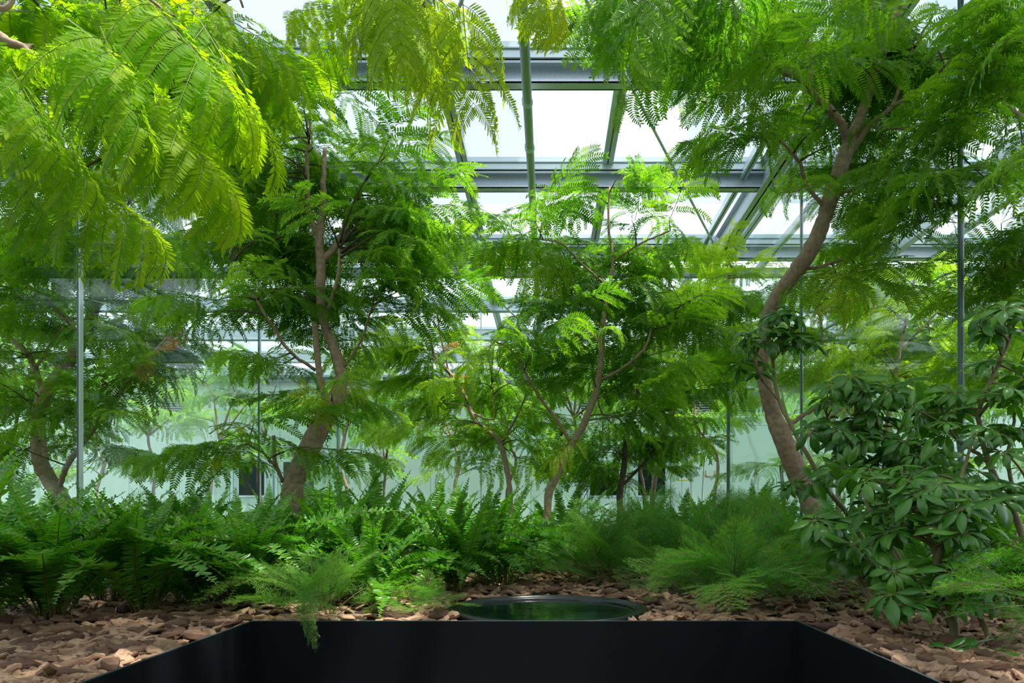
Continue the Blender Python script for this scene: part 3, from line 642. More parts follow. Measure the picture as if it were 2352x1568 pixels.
woody('acacia_tree', 'forked tree with pale grey-brown trunk beyond the glass at the far left', 'tree',
  [[(158, 1180, 4.3, 30), (125, 1120, 4.3, 34), (98, 1075, 4.3, 33), (88, 1020, 4.3, 31), (88, 960, 4.3, 30), (103, 905, 4.3, 28), (150, 840, 4.3, 28), (192, 775, 4.3, 27), (215, 710, 4.3, 22), (222, 640, 4.3, 19), (212, 570, 4.3, 17), (205, 500, 4.3, 14)],
   [(97, 900, 4.3, 14), (78, 840, 4.25, 14), (52, 800, 4.2, 13), (5, 765, 4.2, 12)], [(188, 775, 4.3, 12), (120, 700, 4.2, 9), (20, 620, 4.1, 7)], [(215, 710, 4.3, 10), (280, 630, 4.2, 7), (330, 600, 4.1, 5)],
   [(135, 1120, 4.3, 12), (160, 1060, 4.2, 12), (220, 980, 4.2, 12), (285, 890, 4.1, 10), (345, 820, 4.0, 9), (430, 730, 4.0, 5)], [(212, 570, 4.3, 9), (262, 510, 4.3, 7), (330, 420, 4.3, 4)], [(80, 850, 4.3, 8), (110, 800, 4.2, 6), (145, 750, 4.2, 4)], [(285, 880, 4.1, 6), (245, 790, 4.0, 5), (230, 740, 4.0, 3)]],
  [(60, 600, 130, 90, 4.2, .4, 15), (200, 540, 150, 80, 4.2, .4, 17), (340, 590, 110, 70, 4.2, .3, 10), (100, 720, 150, 60, 4.1, .4, 11), (270, 730, 120, 60, 4.1, .3, 8), (50, 860, 100, 70, 4.1, .3, 9), (320, 830, 110, 50, 4.0, .3, 8), (420, 800, 60, 40, 4.0, .2, 4), (200, 930, 120, 40, 4.0, .3, 8), (60, 1010, 100, 40, 4.1, .3, 6), (330, 430, 90, 60, 4.3, .3, 7), (250, 1020, 80, 30, 4.0, .2, 4), (10, 930, 60, 80, 4.1, .2, 6)],
  size=.36, seed=12, mat='mid', pods=[(240, 855, 4.0)], dens=.58,
  accents=[('young', 130, 870, 4.0, 225, 925, 3.9, 'up'), ('dry', 345, 815, 3.95, 320, 855, 3.9, 'cam'), ('dry', 350, 812, 3.95, 385, 790, 3.9, 'up'), ('dry', 425, 735, 3.9, 395, 775, 3.9, 'cam'), ('dry', 430, 730, 3.9, 445, 700, 3.9, 'cam')])
woody('acacia_tree', 'slender tree with thin leaning dark trunk right of centre, its feathery top against the roof', 'tree',
  [[(1258, 1150, 4.4, 19), (1275, 1100, 4.4, 18), (1300, 1040, 4.4, 18), (1335, 985, 4.4, 17), (1362, 920, 4.4, 16), (1376, 860, 4.4, 14), (1382, 790, 4.4, 13), (1388, 720, 4.4, 11), (1400, 660, 4.4, 9), (1408, 600, 4.4, 8), (1398, 520, 4.4, 6), (1400, 430, 4.4, 4)],
   [(1374, 875, 4.4, 8), (1430, 845, 4.35, 7), (1480, 800, 4.3, 6), (1500, 740, 4.3, 4)], [(1310, 1015, 4.4, 8), (1275, 960, 4.35, 8), (1225, 890, 4.3, 7), (1180, 810, 4.3, 6), (1130, 780, 4.3, 4)], [(1400, 660, 4.4, 6), (1340, 610, 4.35, 5), (1290, 560, 4.3, 4), (1240, 550, 4.3, 3)],
   [(1382, 790, 4.4, 7), (1330, 750, 4.4, 5), (1250, 720, 4.4, 4)], [(1408, 600, 4.4, 5), (1470, 560, 4.3, 4), (1540, 530, 4.3, 3)]],
  [(1390, 430, 80, 50, 4.3, .25, 4), (1290, 495, 80, 35, 4.3, .25, 4), (1480, 520, 90, 45, 4.3, .25, 5), (1240, 570, 90, 30, 4.3, .25, 4), (1440, 590, 110, 50, 4.4, .3, 9), (1350, 640, 110, 50, 4.4, .3, 7), (1490, 670, 110, 60, 4.4, .3, 10), (1270, 720, 90, 45, 4.4, .3, 6), (1400, 750, 130, 50, 4.4, .3, 9), (1540, 760, 80, 60, 4.4, .3, 6), (1230, 800, 100, 40, 4.4, .3, 5), (1460, 860, 100, 60, 4.4, .3, 8), (1330, 900, 100, 50, 4.4, .3, 5), (1490, 960, 80, 50, 4.4, .3, 5)],
  size=.36, seed=13, mat='mid', bark='bark', twigr=.003, droop=(-.2, .45), dens=.42,
  accents=[('young', 1240, 552, 4.3, 1125, 570, 4.2, 'up'), ('young', 1290, 562, 4.3, 1205, 625, 4.2, 'cam'), ('young', 1300, 575, 4.3, 1270, 660, 4.2, 'cam'), ('young', 1330, 1000, 4.4, 1270, 1050, 4.3, 'up')])
woody('acacia_tree', 'thin pale-stemmed sapling left of the central slender tree, arching up to the left', 'tree',
  [[(1172, 1140, 4.9, 13), (1160, 1060, 4.9, 13), (1145, 1010, 4.9, 12), (1095, 970, 4.9, 11), (1065, 905, 4.9, 10), (1035, 860, 4.9, 9), (1000, 820, 4.9, 8), (985, 760, 4.9, 5)], [(1085, 950, 4.9, 6), (1135, 960, 4.85, 4), (1130, 880, 4.8, 3)], [(1030, 855, 4.9, 5), (1010, 760, 4.9, 4), (1005, 720, 4.9, 3)], [(1150, 1020, 4.9, 6), (1190, 950, 4.9, 5), (1210, 900, 4.9, 3)]],
  [(1000, 760, 90, 40, 4.8, .3, 6), (1080, 800, 100, 50, 4.8, .3, 7), (960, 840, 80, 50, 4.8, .3, 6), (1030, 880, 100, 50, 4.8, .3, 7), (1160, 900, 90, 50, 4.8, .3, 6), (1110, 990, 90, 50, 4.8, .3, 6), (1000, 960, 60, 50, 4.9, .3, 4), (1200, 1020, 60, 40, 4.8, .2, 4)],
  size=.34, seed=14, mat='sapling', bark='palebark', twigr=.003, dens=.6,
  accents=[('dry', 1005, 800, 4.8, 1040, 785, 4.75, 'up'), ('dry', 1035, 860, 4.8, 1070, 880, 4.75, 'cam')])
woody('acacia_tree', 'upright sapling with dark stem between the central tree and the thick glass joint', 'tree',
  [[(1424, 1140, 5.2, 15), (1432, 1080, 5.2, 14), (1440, 1000, 5.2, 13), (1462, 920, 5.2, 11), (1468, 840, 5.2, 8), (1480, 760, 5.2, 5)], [(1425, 1120, 5.2, 7), (1490, 1050, 5.2, 7), (1535, 980, 5.2, 6), (1560, 910, 5.2, 4)], [(1440, 1000, 5.2, 6), (1385, 950, 5.2, 4), (1370, 900, 5.2, 3)]],
  [(1450, 850, 110, 70, 5.1, .3, 9), (1570, 880, 80, 60, 5.1, .3, 8), (1420, 1000, 90, 60, 5.1, .3, 9), (1540, 1000, 90, 50, 5.1, .3, 7), (1440, 1080, 90, 30, 5.1, .3, 7), (1340, 1040, 60, 40, 5.1, .3, 4), (1600, 800, 60, 60, 5.1, .3, 4)],
  size=.36, seed=15, mat='mid', bark='darkbark', twigr=.003, dens=.45, parts=0)
woody('acacia_tree', 'tall bent tree with thick brown trunk on the right, its crown reaching the top', 'tree',
  [[(1884, 1320, 3.95, 32), (1886, 1270, 3.95, 33), (1878, 1210, 3.9, 38), (1855, 1140, 3.9, 42), (1828, 1080, 3.85, 45), (1800, 1010, 3.8, 44), (1775, 950, 3.8, 36), (1758, 890, 3.75, 30), (1752, 820, 3.7, 29), (1758, 750, 3.65, 31), (1778, 695, 3.6, 33), (1815, 640, 3.55, 36), (1855, 585, 3.5, 38), (1885, 525, 3.5, 36), (1905, 460, 3.45, 35), (1928, 390, 3.4, 34), (1950, 335, 3.4, 32), (1975, 270, 3.4, 25), (2000, 200, 3.35, 22), (2025, 130, 3.35, 20), (2050, 60, 3.3, 18), (2072, -20, 3.3, 16)],
   [(1947, 335, 3.4, 20), (1935, 290, 3.35, 19), (1905, 250, 3.3, 18), (1875, 222, 3.25, 16), (1845, 185, 3.2, 14), (1790, 160, 3.15, 12), (1740, 130, 3.1, 9), (1690, 112, 3.1, 6)], [(1860, 200, 3.2, 12), (1862, 130, 3.2, 11), (1840, 40, 3.2, 10)], [(1950, 360, 3.4, 12), (1995, 290, 3.35, 11), (2050, 240, 3.3, 9), (2085, 140, 3.3, 7), (2140, 40, 3.3, 5)],
   [(2045, 245, 3.3, 8), (2130, 190, 3.25, 7), (2230, 90, 3.2, 4)], [(1895, 478, 3.45, 10), (1850, 420, 3.4, 9), (1835, 370, 3.35, 8), (1775, 305, 3.3, 5)], [(1910, 455, 3.45, 8), (1980, 425, 3.4, 6), (2060, 395, 3.35, 4)], [(1840, 620, 3.55, 8), (1890, 610, 3.5, 7), (1960, 585, 3.45, 5), (2020, 540, 3.4, 4)],
   [(2000, 150, 3.35, 12), (2028, 100, 3.3, 10), (1990, 50, 3.3, 9), (1930, 0, 3.3, 7)], [(1800, 985, 3.8, 10), (1850, 950, 3.75, 10), (1905, 915, 3.7, 9)], [(1822, 1028, 3.85, 9), (1880, 980, 3.8, 9), (1935, 935, 3.75, 7)], [(2000, 290, 3.35, 8), (2100, 300, 3.3, 6), (2180, 330, 3.2, 4)]],
  [(1500, 70, 90, 80, 2.9, .25, 8), (1600, 110, 110, 80, 3.0, .3, 13), (1740, 60, 130, 80, 3.1, .3, 16), (1800, 190, 120, 60, 3.2, .3, 12), (1870, 290, 110, 60, 3.3, .3, 12), (1690, 290, 50, 30, 3.1, .2, 3), (1930, 90, 120, 90, 3.3, .3, 15), (2090, 110, 130, 90, 3.3, .3, 17), (2240, 150, 110, 90, 3.2, .3, 15), (2200, 290, 110, 70, 3.2, .3, 12), (2060, 330, 110, 80, 3.3, .3, 12), (2120, 430, 90, 50, 3.3, .3, 8), (1850, 430, 40, 30, 3.4, .2, 2), (1700, 360, 40, 20, 3.1, .2, 2), (2150, 520, 90, 45, 3.3, .25, 6), (2040, 560, 80, 30, 3.4, .2, 5), (1930, 610, 90, 30, 3.5, .2, 6), (2220, 420, 80, 60, 3.2, .2, 6)],
  size=.32, seed=16, mat='mid', twigr=.004, dens=.33,
  accents=[('young', 1700, 115, 3.1, 1712, 235, 3.05, 'cam'), ('young', 1965, 590, 3.4, 1930, 700, 3.3, 'cam'), ('young', 1830, 410, 3.3, 1800, 450, 3.3, 'up')])
woody('acacia_tree', 'tree leaning in at the right edge beyond the glass, with a hooked bare branch', 'tree',
  [[(2620, 1200, 3.6, 60), (2560, 1000, 3.6, 52), (2520, 760, 3.55, 44), (2480, 500, 3.5, 36), (2470, 250, 3.4, 28), (2440, 60, 3.3, 20)], [(2480, 480, 3.5, 16), (2420, 560, 3.3, 12), (2350, 600, 3.2, 9), (2290, 640, 3.2, 5)], [(2475, 330, 3.4, 14), (2400, 290, 3.3, 12), (2345, 268, 3.25, 14), (2320, 250, 3.2, 13), (2300, 215, 3.2, 11), (2306, 185, 3.2, 8)], [(2520, 760, 3.55, 14), (2420, 740, 3.3, 9), (2330, 760, 3.2, 5)]],
  [(2330, 220, 60, 60, 3.2, .2, 6), (2310, 330, 50, 40, 3.2, .2, 4), (2320, 540, 80, 50, 3.2, .25, 9), (2280, 620, 70, 40, 3.2, .2, 6), (2330, 680, 60, 40, 3.2, .2, 5), (2320, 80, 60, 70, 3.2, .2, 8), (2340, 420, 40, 30, 3.2, .2, 3), (2300, 860, 70, 40, 3.4, .2, 5)],
  size=.31, dens=.6, seed=17, mat='mid', parts=60)
# saplings beyond the right glass wall
woody('acacia_tree', 'light green sapling whose bright top stands just right of the tie rod hub', 'tree',
  [[(1500, 1130, 5.9, 12), (1540, 940, 5.9, 10), (1590, 810, 5.9, 9), (1630, 730, 5.9, 7), (1662, 660, 5.9, 5), (1680, 600, 5.9, 3)], [(1620, 750, 5.9, 5), (1570, 700, 5.9, 4), (1545, 660, 5.9, 3)]],
  [(1685, 610, 60, 40, 5.8, .3, 7), (1600, 690, 60, 40, 5.8, .3, 5), (1650, 750, 70, 50, 5.8, .3, 7), (1570, 800, 60, 60, 5.8, .3, 5), (1640, 850, 70, 50, 5.8, .3, 6), (1540, 640, 40, 25, 5.8, .2, 2)],
  size=.38, dens=.62, seed=18, mat='sapling', parts=0, droop=(-.3, .3))
woody('acacia_tree', 'yellow-green sapling behind the bend of the tall right-hand trunk', 'tree',
  [[(1925, 1130, 5.6, 12), (1915, 960, 5.6, 11), (1905, 850, 5.6, 9), (1888, 760, 5.6, 7), (1878, 680, 5.6, 4)], [(1905, 850, 5.6, 6), (1960, 780, 5.6, 4), (1985, 720, 5.6, 3)]],
  [(1890, 660, 70, 40, 5.5, .3, 6), (1960, 700, 70, 40, 5.5, .3, 6), (1880, 750, 90, 40, 5.5, .3, 7), (1970, 800, 90, 50, 5.5, .3, 8), (1880, 850, 80, 50, 5.5, .3, 7), (1830, 590, 40, 25, 5.6, .2, 2)],
  size=.38, dens=.6, seed=19, mat='sapling', parts=0, droop=(-.2, .4))
woody('acacia_tree', 'bright sapling with reddish stem and a red seed pod, beyond the right glass wall', 'tree',
  [[(2035, 1130, 4.9, 13), (2040, 960, 4.9, 12), (2060, 840, 4.9, 10), (2080, 740, 4.9, 8), (2100, 640, 4.9, 5)], [(2070, 800, 4.9, 6), (2130, 740, 4.9, 5), (2180, 690, 4.9, 3)], [(2060, 840, 4.9, 6), (2010, 780, 4.9, 4)]],
  [(2100, 650, 90, 50, 4.8, .3, 9), (2070, 730, 110, 50, 4.8, .3, 9), (2150, 790, 100, 50, 4.8, .3, 9), (2040, 830, 90, 50, 4.8, .3, 7), (2160, 880, 90, 50, 4.8, .3, 7), (2240, 760, 70, 40, 4.8, .3, 5)],
  size=.37, dens=.6, seed=20, mat='sapling', parts=0, droop=(-.2, .4), pods=[(2008, 695, 4.8)])
# overhanging canopy close to the camera, rooted in the planter arms outside the frame
woody('silk_tree', 'overhanging tree at upper left with long drooping yellow-green leaves', 'tree',
  [[(-1150, 1200, 1.15, 90), (-1000, 700, 1.15, 80), (-800, 200, 1.2, 60), (-560, -60, 1.25, 44), (-250, -120, 1.3, 34), (100, -190, 1.35, 26), (450, -230, 1.4, 20), (750, -200, 1.45, 14), (950, -130, 1.5, 9), (1060, -60, 1.55, 6)],
   [(-560, -40, 1.25, 34), (-260, 20, 1.25, 30), (-60, 60, 1.3, 26), (15, 92, 1.3, 22), (100, 140, 1.32, 12), (200, 180, 1.35, 9), (330, 230, 1.38, 6)], [(-60, 60, 1.3, 16), (20, 10, 1.3, 12), (40, -60, 1.3, 10)], [(100, -190, 1.35, 14), (260, -60, 1.4, 10), (400, 40, 1.45, 6)],
   [(450, -230, 1.4, 12), (520, -90, 1.5, 8), (560, 20, 1.55, 5)], [(-260, 20, 1.25, 18), (-120, 250, 1.4, 12), (30, 380, 1.5, 8), (130, 420, 1.55, 5)], [(750, -200, 1.45, 9), (850, -100, 1.6, 6), (905, -40, 1.7, 4)], [(950, -130, 1.5, 7), (1120, -130, 1.6, 6), (1210, -110, 1.7, 4)]],
  [(60, 130, 130, 100, 1.5, .15, 6), (90, 280, 110, 80, 1.65, .15, 5), (400, 30, 140, 60, 1.65, .15, 6), (40, 30, 110, 60, 1.4, .12, 5), (250, 60, 120, 70, 1.55, .12, 6), (380, 250, 100, 60, 1.75, .15, 4), (820, 40, 60, 50, 2.0, .15, 2)],
  leaf='hang', size=.20, seed=21, mat='canopy', lpt=3, parts=95, dens=.42,
  explicit=[(150, 40, 1.3, 400, 220, 1.28, 'up'), (330, -10, 1.35, 520, 170, 1.3, 'up'), (440, 20, 1.4, 600, 260, 1.4, 'up'), (290, 180, 1.3, 500, 370, 1.3, 'up'), (340, 230, 1.4, 540, 420, 1.4, 'up'), (120, 330, 1.55, 235, 465, 1.5, 'up'), (150, 390, 1.6, 330, 480, 1.5, 'up'),
            (420, 40, 1.6, 640, 120, 1.65, 'up'), (500, 30, 1.8, 700, 130, 1.8, 'cam'), (20, 150, 1.3, 130, 330, 1.3, 'up'), (60, 200, 1.35, 210, 380, 1.35, 'up'), (230, 60, 1.25, 330, 260, 1.2, 'up'), (540, 60, 1.7, 640, 210, 1.7, 'cam'), (180, 150, 1.2, 60, 110, 1.2, 'cam'),
            (-40, 330, 1.5, 110, 480, 1.5, 'up'), (-60, 120, 1.3, 70, 250, 1.3, 'up'), (560, 220, 1.9, 470, 300, 1.8, 'up')])
woody('silk_tree', 'hanging yellow-green sprays at the top centre, left of the grey tube', 'tree',
  [[(820, -900, 1.8, 40), (860, -500, 1.8, 30), (900, -250, 1.8, 20), (930, -120, 1.8, 12), (980, -70, 1.8, 8), (1062, -30, 1.8, 5)], [(930, -120, 1.8, 9), (905, -60, 1.8, 7), (900, -20, 1.8, 5)], [(900, -250, 1.8, 12), (1100, -200, 1.85, 8), (1210, -130, 1.9, 5)]],
  [(900, 10, 90, 40, 1.95, .15, 4), (1000, -10, 70, 40, 1.95, .12, 2)],
  leaf='hang', size=.17, seed=22, mat='young', lpt=3, dens=.5, to_soil=False,
  explicit=[(1065, -30, 1.75, 1085, 222, 1.75, 'cam'), (900, -60, 1.65, 922, 110, 1.6, 'cam'), (905, -40, 1.7, 845, 90, 1.65, 'cam'), (960, -60, 1.9, 965, 150, 1.9, 'cam'), (1212, -130, 1.75, 1262, -5, 1.7, 'up'), (1240, -120, 1.8, 1300, 10, 1.75, 'up'), (860, -60, 1.9, 800, 60, 1.9, 'cam'), (930, 20, 1.8, 1000, 130, 1.75, 'up'), (990, 20, 2.0, 1010, 200, 2.0, 'cam')])
woody('silk_tree', 'drooping fresh green spray at the top edge left of the tall right-hand tree', 'tree',
  [[(1700, -900, 2.3, 40), (1640, -400, 2.2, 26), (1570, -160, 2.15, 14), (1500, -90, 2.1, 8), (1470, -60, 2.1, 5)], [(1640, -400, 2.2, 14), (1760, -150, 2.2, 8), (1800, -60, 2.2, 5)]],
  [(1520, -10, 70, 40, 2.3, .15, 4), (1700, -10, 80, 50, 2.4, .15, 4), (2000, -10, 100, 30, 2.4, .1, 0)],
  leaf='hang', size=.20, seed=23, mat='mid', lpt=3, dens=.5, to_soil=False,
  explicit=[(1500, -90, 2.1, 1440, 100, 2.1, 'up'), (1510, -90, 2.15, 1490, 60, 2.1, 'cam'), (1480, -60, 2.2, 1410, 20, 2.2, 'up'), (1560, -60, 2.2, 1540, 60, 2.2, 'up')])

# ------------------------------------------------------------------ trees further back, beyond the glass
bg = [  # base px, depth, lean points (dx, py), crown spread, crown top py, twigs, seed, material, label
 (232, 7.9, [(0, 1175), (-10, 1130), (5, 1060), (-20, 980), (10, 860)], 130, 800, 17, 31, 'palebark', 'pale-trunked tree behind the thick glass joint at far left, against the mint wall'),
 (345, 8.6, [(0, 1170), (12, 1080), (-5, 1000), (15, 880)], 110, 840, 14, 32, 'darkbark', 'background tree in front of the louver furthest left'),
 (480, 8.0, [(0, 1170), (8, 1090), (25, 1010), (60, 900)], 130, 760, 18, 33, 'palebark', 'background tree with thin pale stem left of the dark window panes'),
 (600, 9.2, [(0, 1160), (-8, 1080), (10, 1000), (0, 930)], 60, 860, 6, 34, 'darkbark', 'small background tree in front of the left pair of dark window panes'),
 (798, 7.5, [(0, 1130), (-18, 1075), (-8, 1010), (5, 940), (10, 860), (25, 800)], 95, 780, 19, 35, 'palebark', 'background tree with S-shaped pale trunk just right of the curved brown trunk'),
 (1044, 8.3, [(0, 1125), (12, 1060), (-5, 1010), (-20, 960), (-15, 890)], 85, 850, 12, 36, 'palebark', 'background tree with short wavy pale trunk left of centre, before the mint wall'),
 (1165, 8.8, [(0, 1130), (20, 1060), (0, 1000), (15, 900)], 100, 850, 14, 37, 'darkbark', 'background tree behind the thin sapling at the centre of the photo'),
 (1330, 8.0, [(0, 1130), (10, 1040), (-10, 960), (0, 850)], 110, 790, 15, 38, 'darkbark', 'background tree behind the central slender trunk, before a dark window pane'),
 (1480, 8.6, [(0, 1135), (-10, 1060), (10, 990), (0, 880)], 100, 820, 14, 39, 'darkbark', 'background tree before the right-hand dark window pane'),
 (1640, 7.9, [(0, 1150), (8, 1090), (5, 1040), (-25, 1000), (-45, 960), (-40, 900)], 70, 850, 9, 40, 'palebark', 'background tree with smooth pale arching trunk just left of the thick glass joint'),
 (1800, 7.3, [(0, 1150), (-5, 1060), (10, 980), (-5, 900), (0, 800)], 95, 760, 17, 41, 'darkbark', 'background tree behind the lower trunk of the tall right-hand tree'),
 (1975, 6.6, [(0, 1150), (10, 1060), (-10, 970), (0, 860)], 110, 790, 19, 42, 'darkbark', 'background tree behind the umbrella plants, right of the tall trunk'),
 (2190, 6.2, [(0, 1150), (15, 1060), (5, 960), (20, 820)], 130, 740, 22, 43, 'palebark', 'background tree with pale stem near the right glass joint'),
 (2330, 6.8, [(0, 1150), (-15, 1050), (0, 950), (-20, 800)], 120, 760, 19, 44, 'darkbark', 'background tree at the far right edge beyond the glass'),
 (30, 7.0, [(0, 1160), (-10, 1060), (10, 950), (0, 820)], 130, 760, 20, 45, 'darkbark', 'background tree at the far left edge beyond the glass'),
 (880, 9.4, [(0, 1140), (6, 1070), (-6, 1010)], 50, 960, 5, 46, 'darkbark', 'low background tree beside the narrow louver'),
]
for bx, d, pts, spd, top, nt, sd_, bk, lb in bg:
    g = np.random.default_rng(sd_*7)
    tr = [(bx+dx, py, d, 66/d*(1-.6*i/len(pts))) for i, (dx, py) in enumerate(pts)]
    tx, ty = tr[-1][0], tr[-1][1]
    stems = [tr, [tr[-2], (tx+spd*.4, ty-10, d, 3), (tx+spd*.6, ty-50, d, 2)], [tr[-2], (tx-spd*.4, ty+10, d, 3), (tx-spd*.6, ty-30, d, 2)], [tr[len(tr)//2], (tx+spd*.3, tr[len(tr)//2][1]-40, d-.2, 2.5)], [tr[len(tr)//2], (tx-spd*.4, tr[len(tr)//2][1]-50, d+.2, 2.5)]]
    mid = (top+1060)/2
    blobs = [(tx, top+60, spd*.8, 60, d, .5, max(1, int(nt*.34))), (tx-spd*.4, mid, spd*.7, 70, d, .5, max(1, int(nt*.3))), (tx+spd*.4, mid+10, spd*.7, 70, d, .5, max(1, int(nt*.3))), (tx, 1060, spd*.9, 30, d, .4, max(1, int(nt*.18)))]
    woody('acacia_tree', lb, 'tree', stems, blobs, leaf='low', mat='far' if sd_ % 2 else 'mid', bark=bk, size=.38, seed=sd_, parts=0, lpt=4, dens=.58, twigr=.004, group='trees beyond the glass')

# ------------------------------------------------------------------ umbrella plants on the right
um = 'umbrella plants in the right planter arm'
woody('umbrella_plant', 'glossy umbrella plant with knobbly light brown stems nearest the right planter corner', 'plant',
  [[(2196, 1470, 1.95, 22), (2184, 1400, 1.97, 21), (2160, 1330, 2.0, 20), (2152, 1290, 2.0, 20), (2168, 1230, 2.0, 18), (2180, 1180, 2.05, 14)], [(2300, 1510, 1.85, 14), (2262, 1440, 1.9, 13), (2236, 1370, 1.95, 12), (2215, 1310, 1.95, 9)], [(2190, 1440, 1.97, 12), (2100, 1330, 2.1, 12), (2030, 1230, 2.2, 10), (1980, 1130, 2.25, 7)], [(2180, 1200, 2.05, 10), (2210, 1090, 2.1, 8), (2240, 990, 2.15, 6)], [(2160, 1300, 2.0, 12), (2120, 1200, 2.0, 9), (2080, 1120, 2.0, 6)], [(2300, 1500, 1.85, 10), (2400, 1330, 1.9, 9), (2390, 1200, 1.9, 6)]],
  [(2130, 1150, 130, 60, 2.0, .15, 12), (2220, 1200, 100, 70, 1.95, .12, 10), (2050, 1220, 90, 60, 2.1, .12, 7), (2130, 1320, 110, 50, 2.0, .1, 6), (2260, 1330, 80, 70, 1.85, .1, 7), (2200, 1500, 40, 15, 1.75, .05, 2), (2070, 1380, 50, 30, 1.9, .08, 3), (2040, 1100, 120, 40, 2.1, .15, 8)],
  leaf='whorl', mat='scheff', bark='greenstem', size=.082, seed=51, twigr=.003, group=um)
woody('umbrella_plant', 'tall umbrella plant at the right edge with green upper stem', 'plant',
  [[(2420, 1500, 2.1, 20), (2380, 1330, 2.1, 18), (2330, 1180, 2.15, 15), (2270, 1060, 2.2, 13), (2250, 940, 2.2, 10), (2310, 800, 2.2, 8), (2340, 700, 2.2, 6)], [(2330, 1180, 2.15, 9), (2380, 1050, 2.1, 8), (2400, 930, 2.1, 6)], [(2270, 1060, 2.2, 9), (2190, 1000, 2.2, 7), (2160, 930, 2.25, 5)]],
  [(2310, 740, 70, 40, 2.15, .12, 6), (2310, 880, 80, 60, 2.15, .12, 7), (2180, 950, 110, 50, 2.2, .15, 8), (2300, 1010, 80, 50, 2.1, .12, 7), (2300, 1110, 80, 50, 2.05, .12, 6)],
  leaf='whorl', mat='scheff', bark='greenstem', size=.082, seed=52, twigr=.003, group=um)
woody('umbrella_plant', 'dark leafy umbrella plant behind, right of the tall bent trunk', 'plant',
  [[(2080, 1300, 2.9, 14), (2030, 1200, 2.9, 13), (1990, 1090, 2.9, 12), (1970, 980, 2.9, 9), (1960, 900, 2.9, 6)], [(1990, 1090, 2.9, 9), (2060, 1000, 2.85, 7), (2090, 930, 2.8, 5)], [(2030, 1200, 2.9, 9), (2110, 1110, 2.8, 7), (2140, 1010, 2.8, 5)], [(2000, 1120, 2.9, 8), (1920, 1020, 2.9, 6), (1900, 960, 2.9, 4)]],
  [(1950, 900, 100, 40, 2.8, .2, 9), (2060, 920, 90, 50, 2.8, .2, 9), (1930, 980, 90, 40, 2.8, .2, 8), (2050, 1010, 110, 50, 2.8, .2, 11), (1960, 1070, 80, 50, 2.8, .2, 7), (2150, 1040, 80, 50, 2.7, .2, 7), (2030, 1140, 110, 50, 2.8, .2, 9)],
  leaf='whorl', mat='scheff', bark='greenstem', size=.098, seed=53, twigr=.003, group=um)
woody('umbrella_plant', 'slender umbrella plant climbing beside the bend of the tall trunk', 'plant',
  [[(2035, 1330, 3.2, 12), (1960, 1200, 3.2, 12), (1900, 1120, 3.2, 11), (1835, 1010, 3.2, 10), (1790, 920, 3.25, 9), (1775, 830, 3.3, 7), (1768, 740, 3.3, 5)], [(1790, 920, 3.25, 6), (1740, 860, 3.2, 4)]],
  [(1800, 720, 45, 20, 3.2, .1, 4), (1740, 770, 60, 25, 3.2, .1, 4), (1825, 780, 50, 25, 3.2, .1, 4), (1720, 850, 50, 30, 3.2, .1, 3), (1850, 1110, 60, 20, 3.1, .1, 3)],
  leaf='whorl', mat='scheff', bark='greenstem', size=.11, seed=54, twigr=.0028, group=um)
woody('umbrella_plant', 'low umbrella plant leaning left over the bark beside the tall trunk base', 'plant',
  [[(2060, 1440, 2.3, 12), (1995, 1370, 2.35, 12), (1950, 1290, 2.4, 10), (1915, 1240, 2.45, 8), (1890, 1200, 2.5, 5)], [(1960, 1310, 2.4, 7), (2020, 1260, 2.4, 5)]],
  [(1900, 1200, 50, 25, 2.4, .1, 4), (1950, 1250, 60, 35, 2.35, .1, 5), (2020, 1290, 60, 40, 2.3, .1, 4)],
  leaf='whorl', mat='scheff', bark='greenstem', size=.10, seed=55, twigr=.0028, group=um)

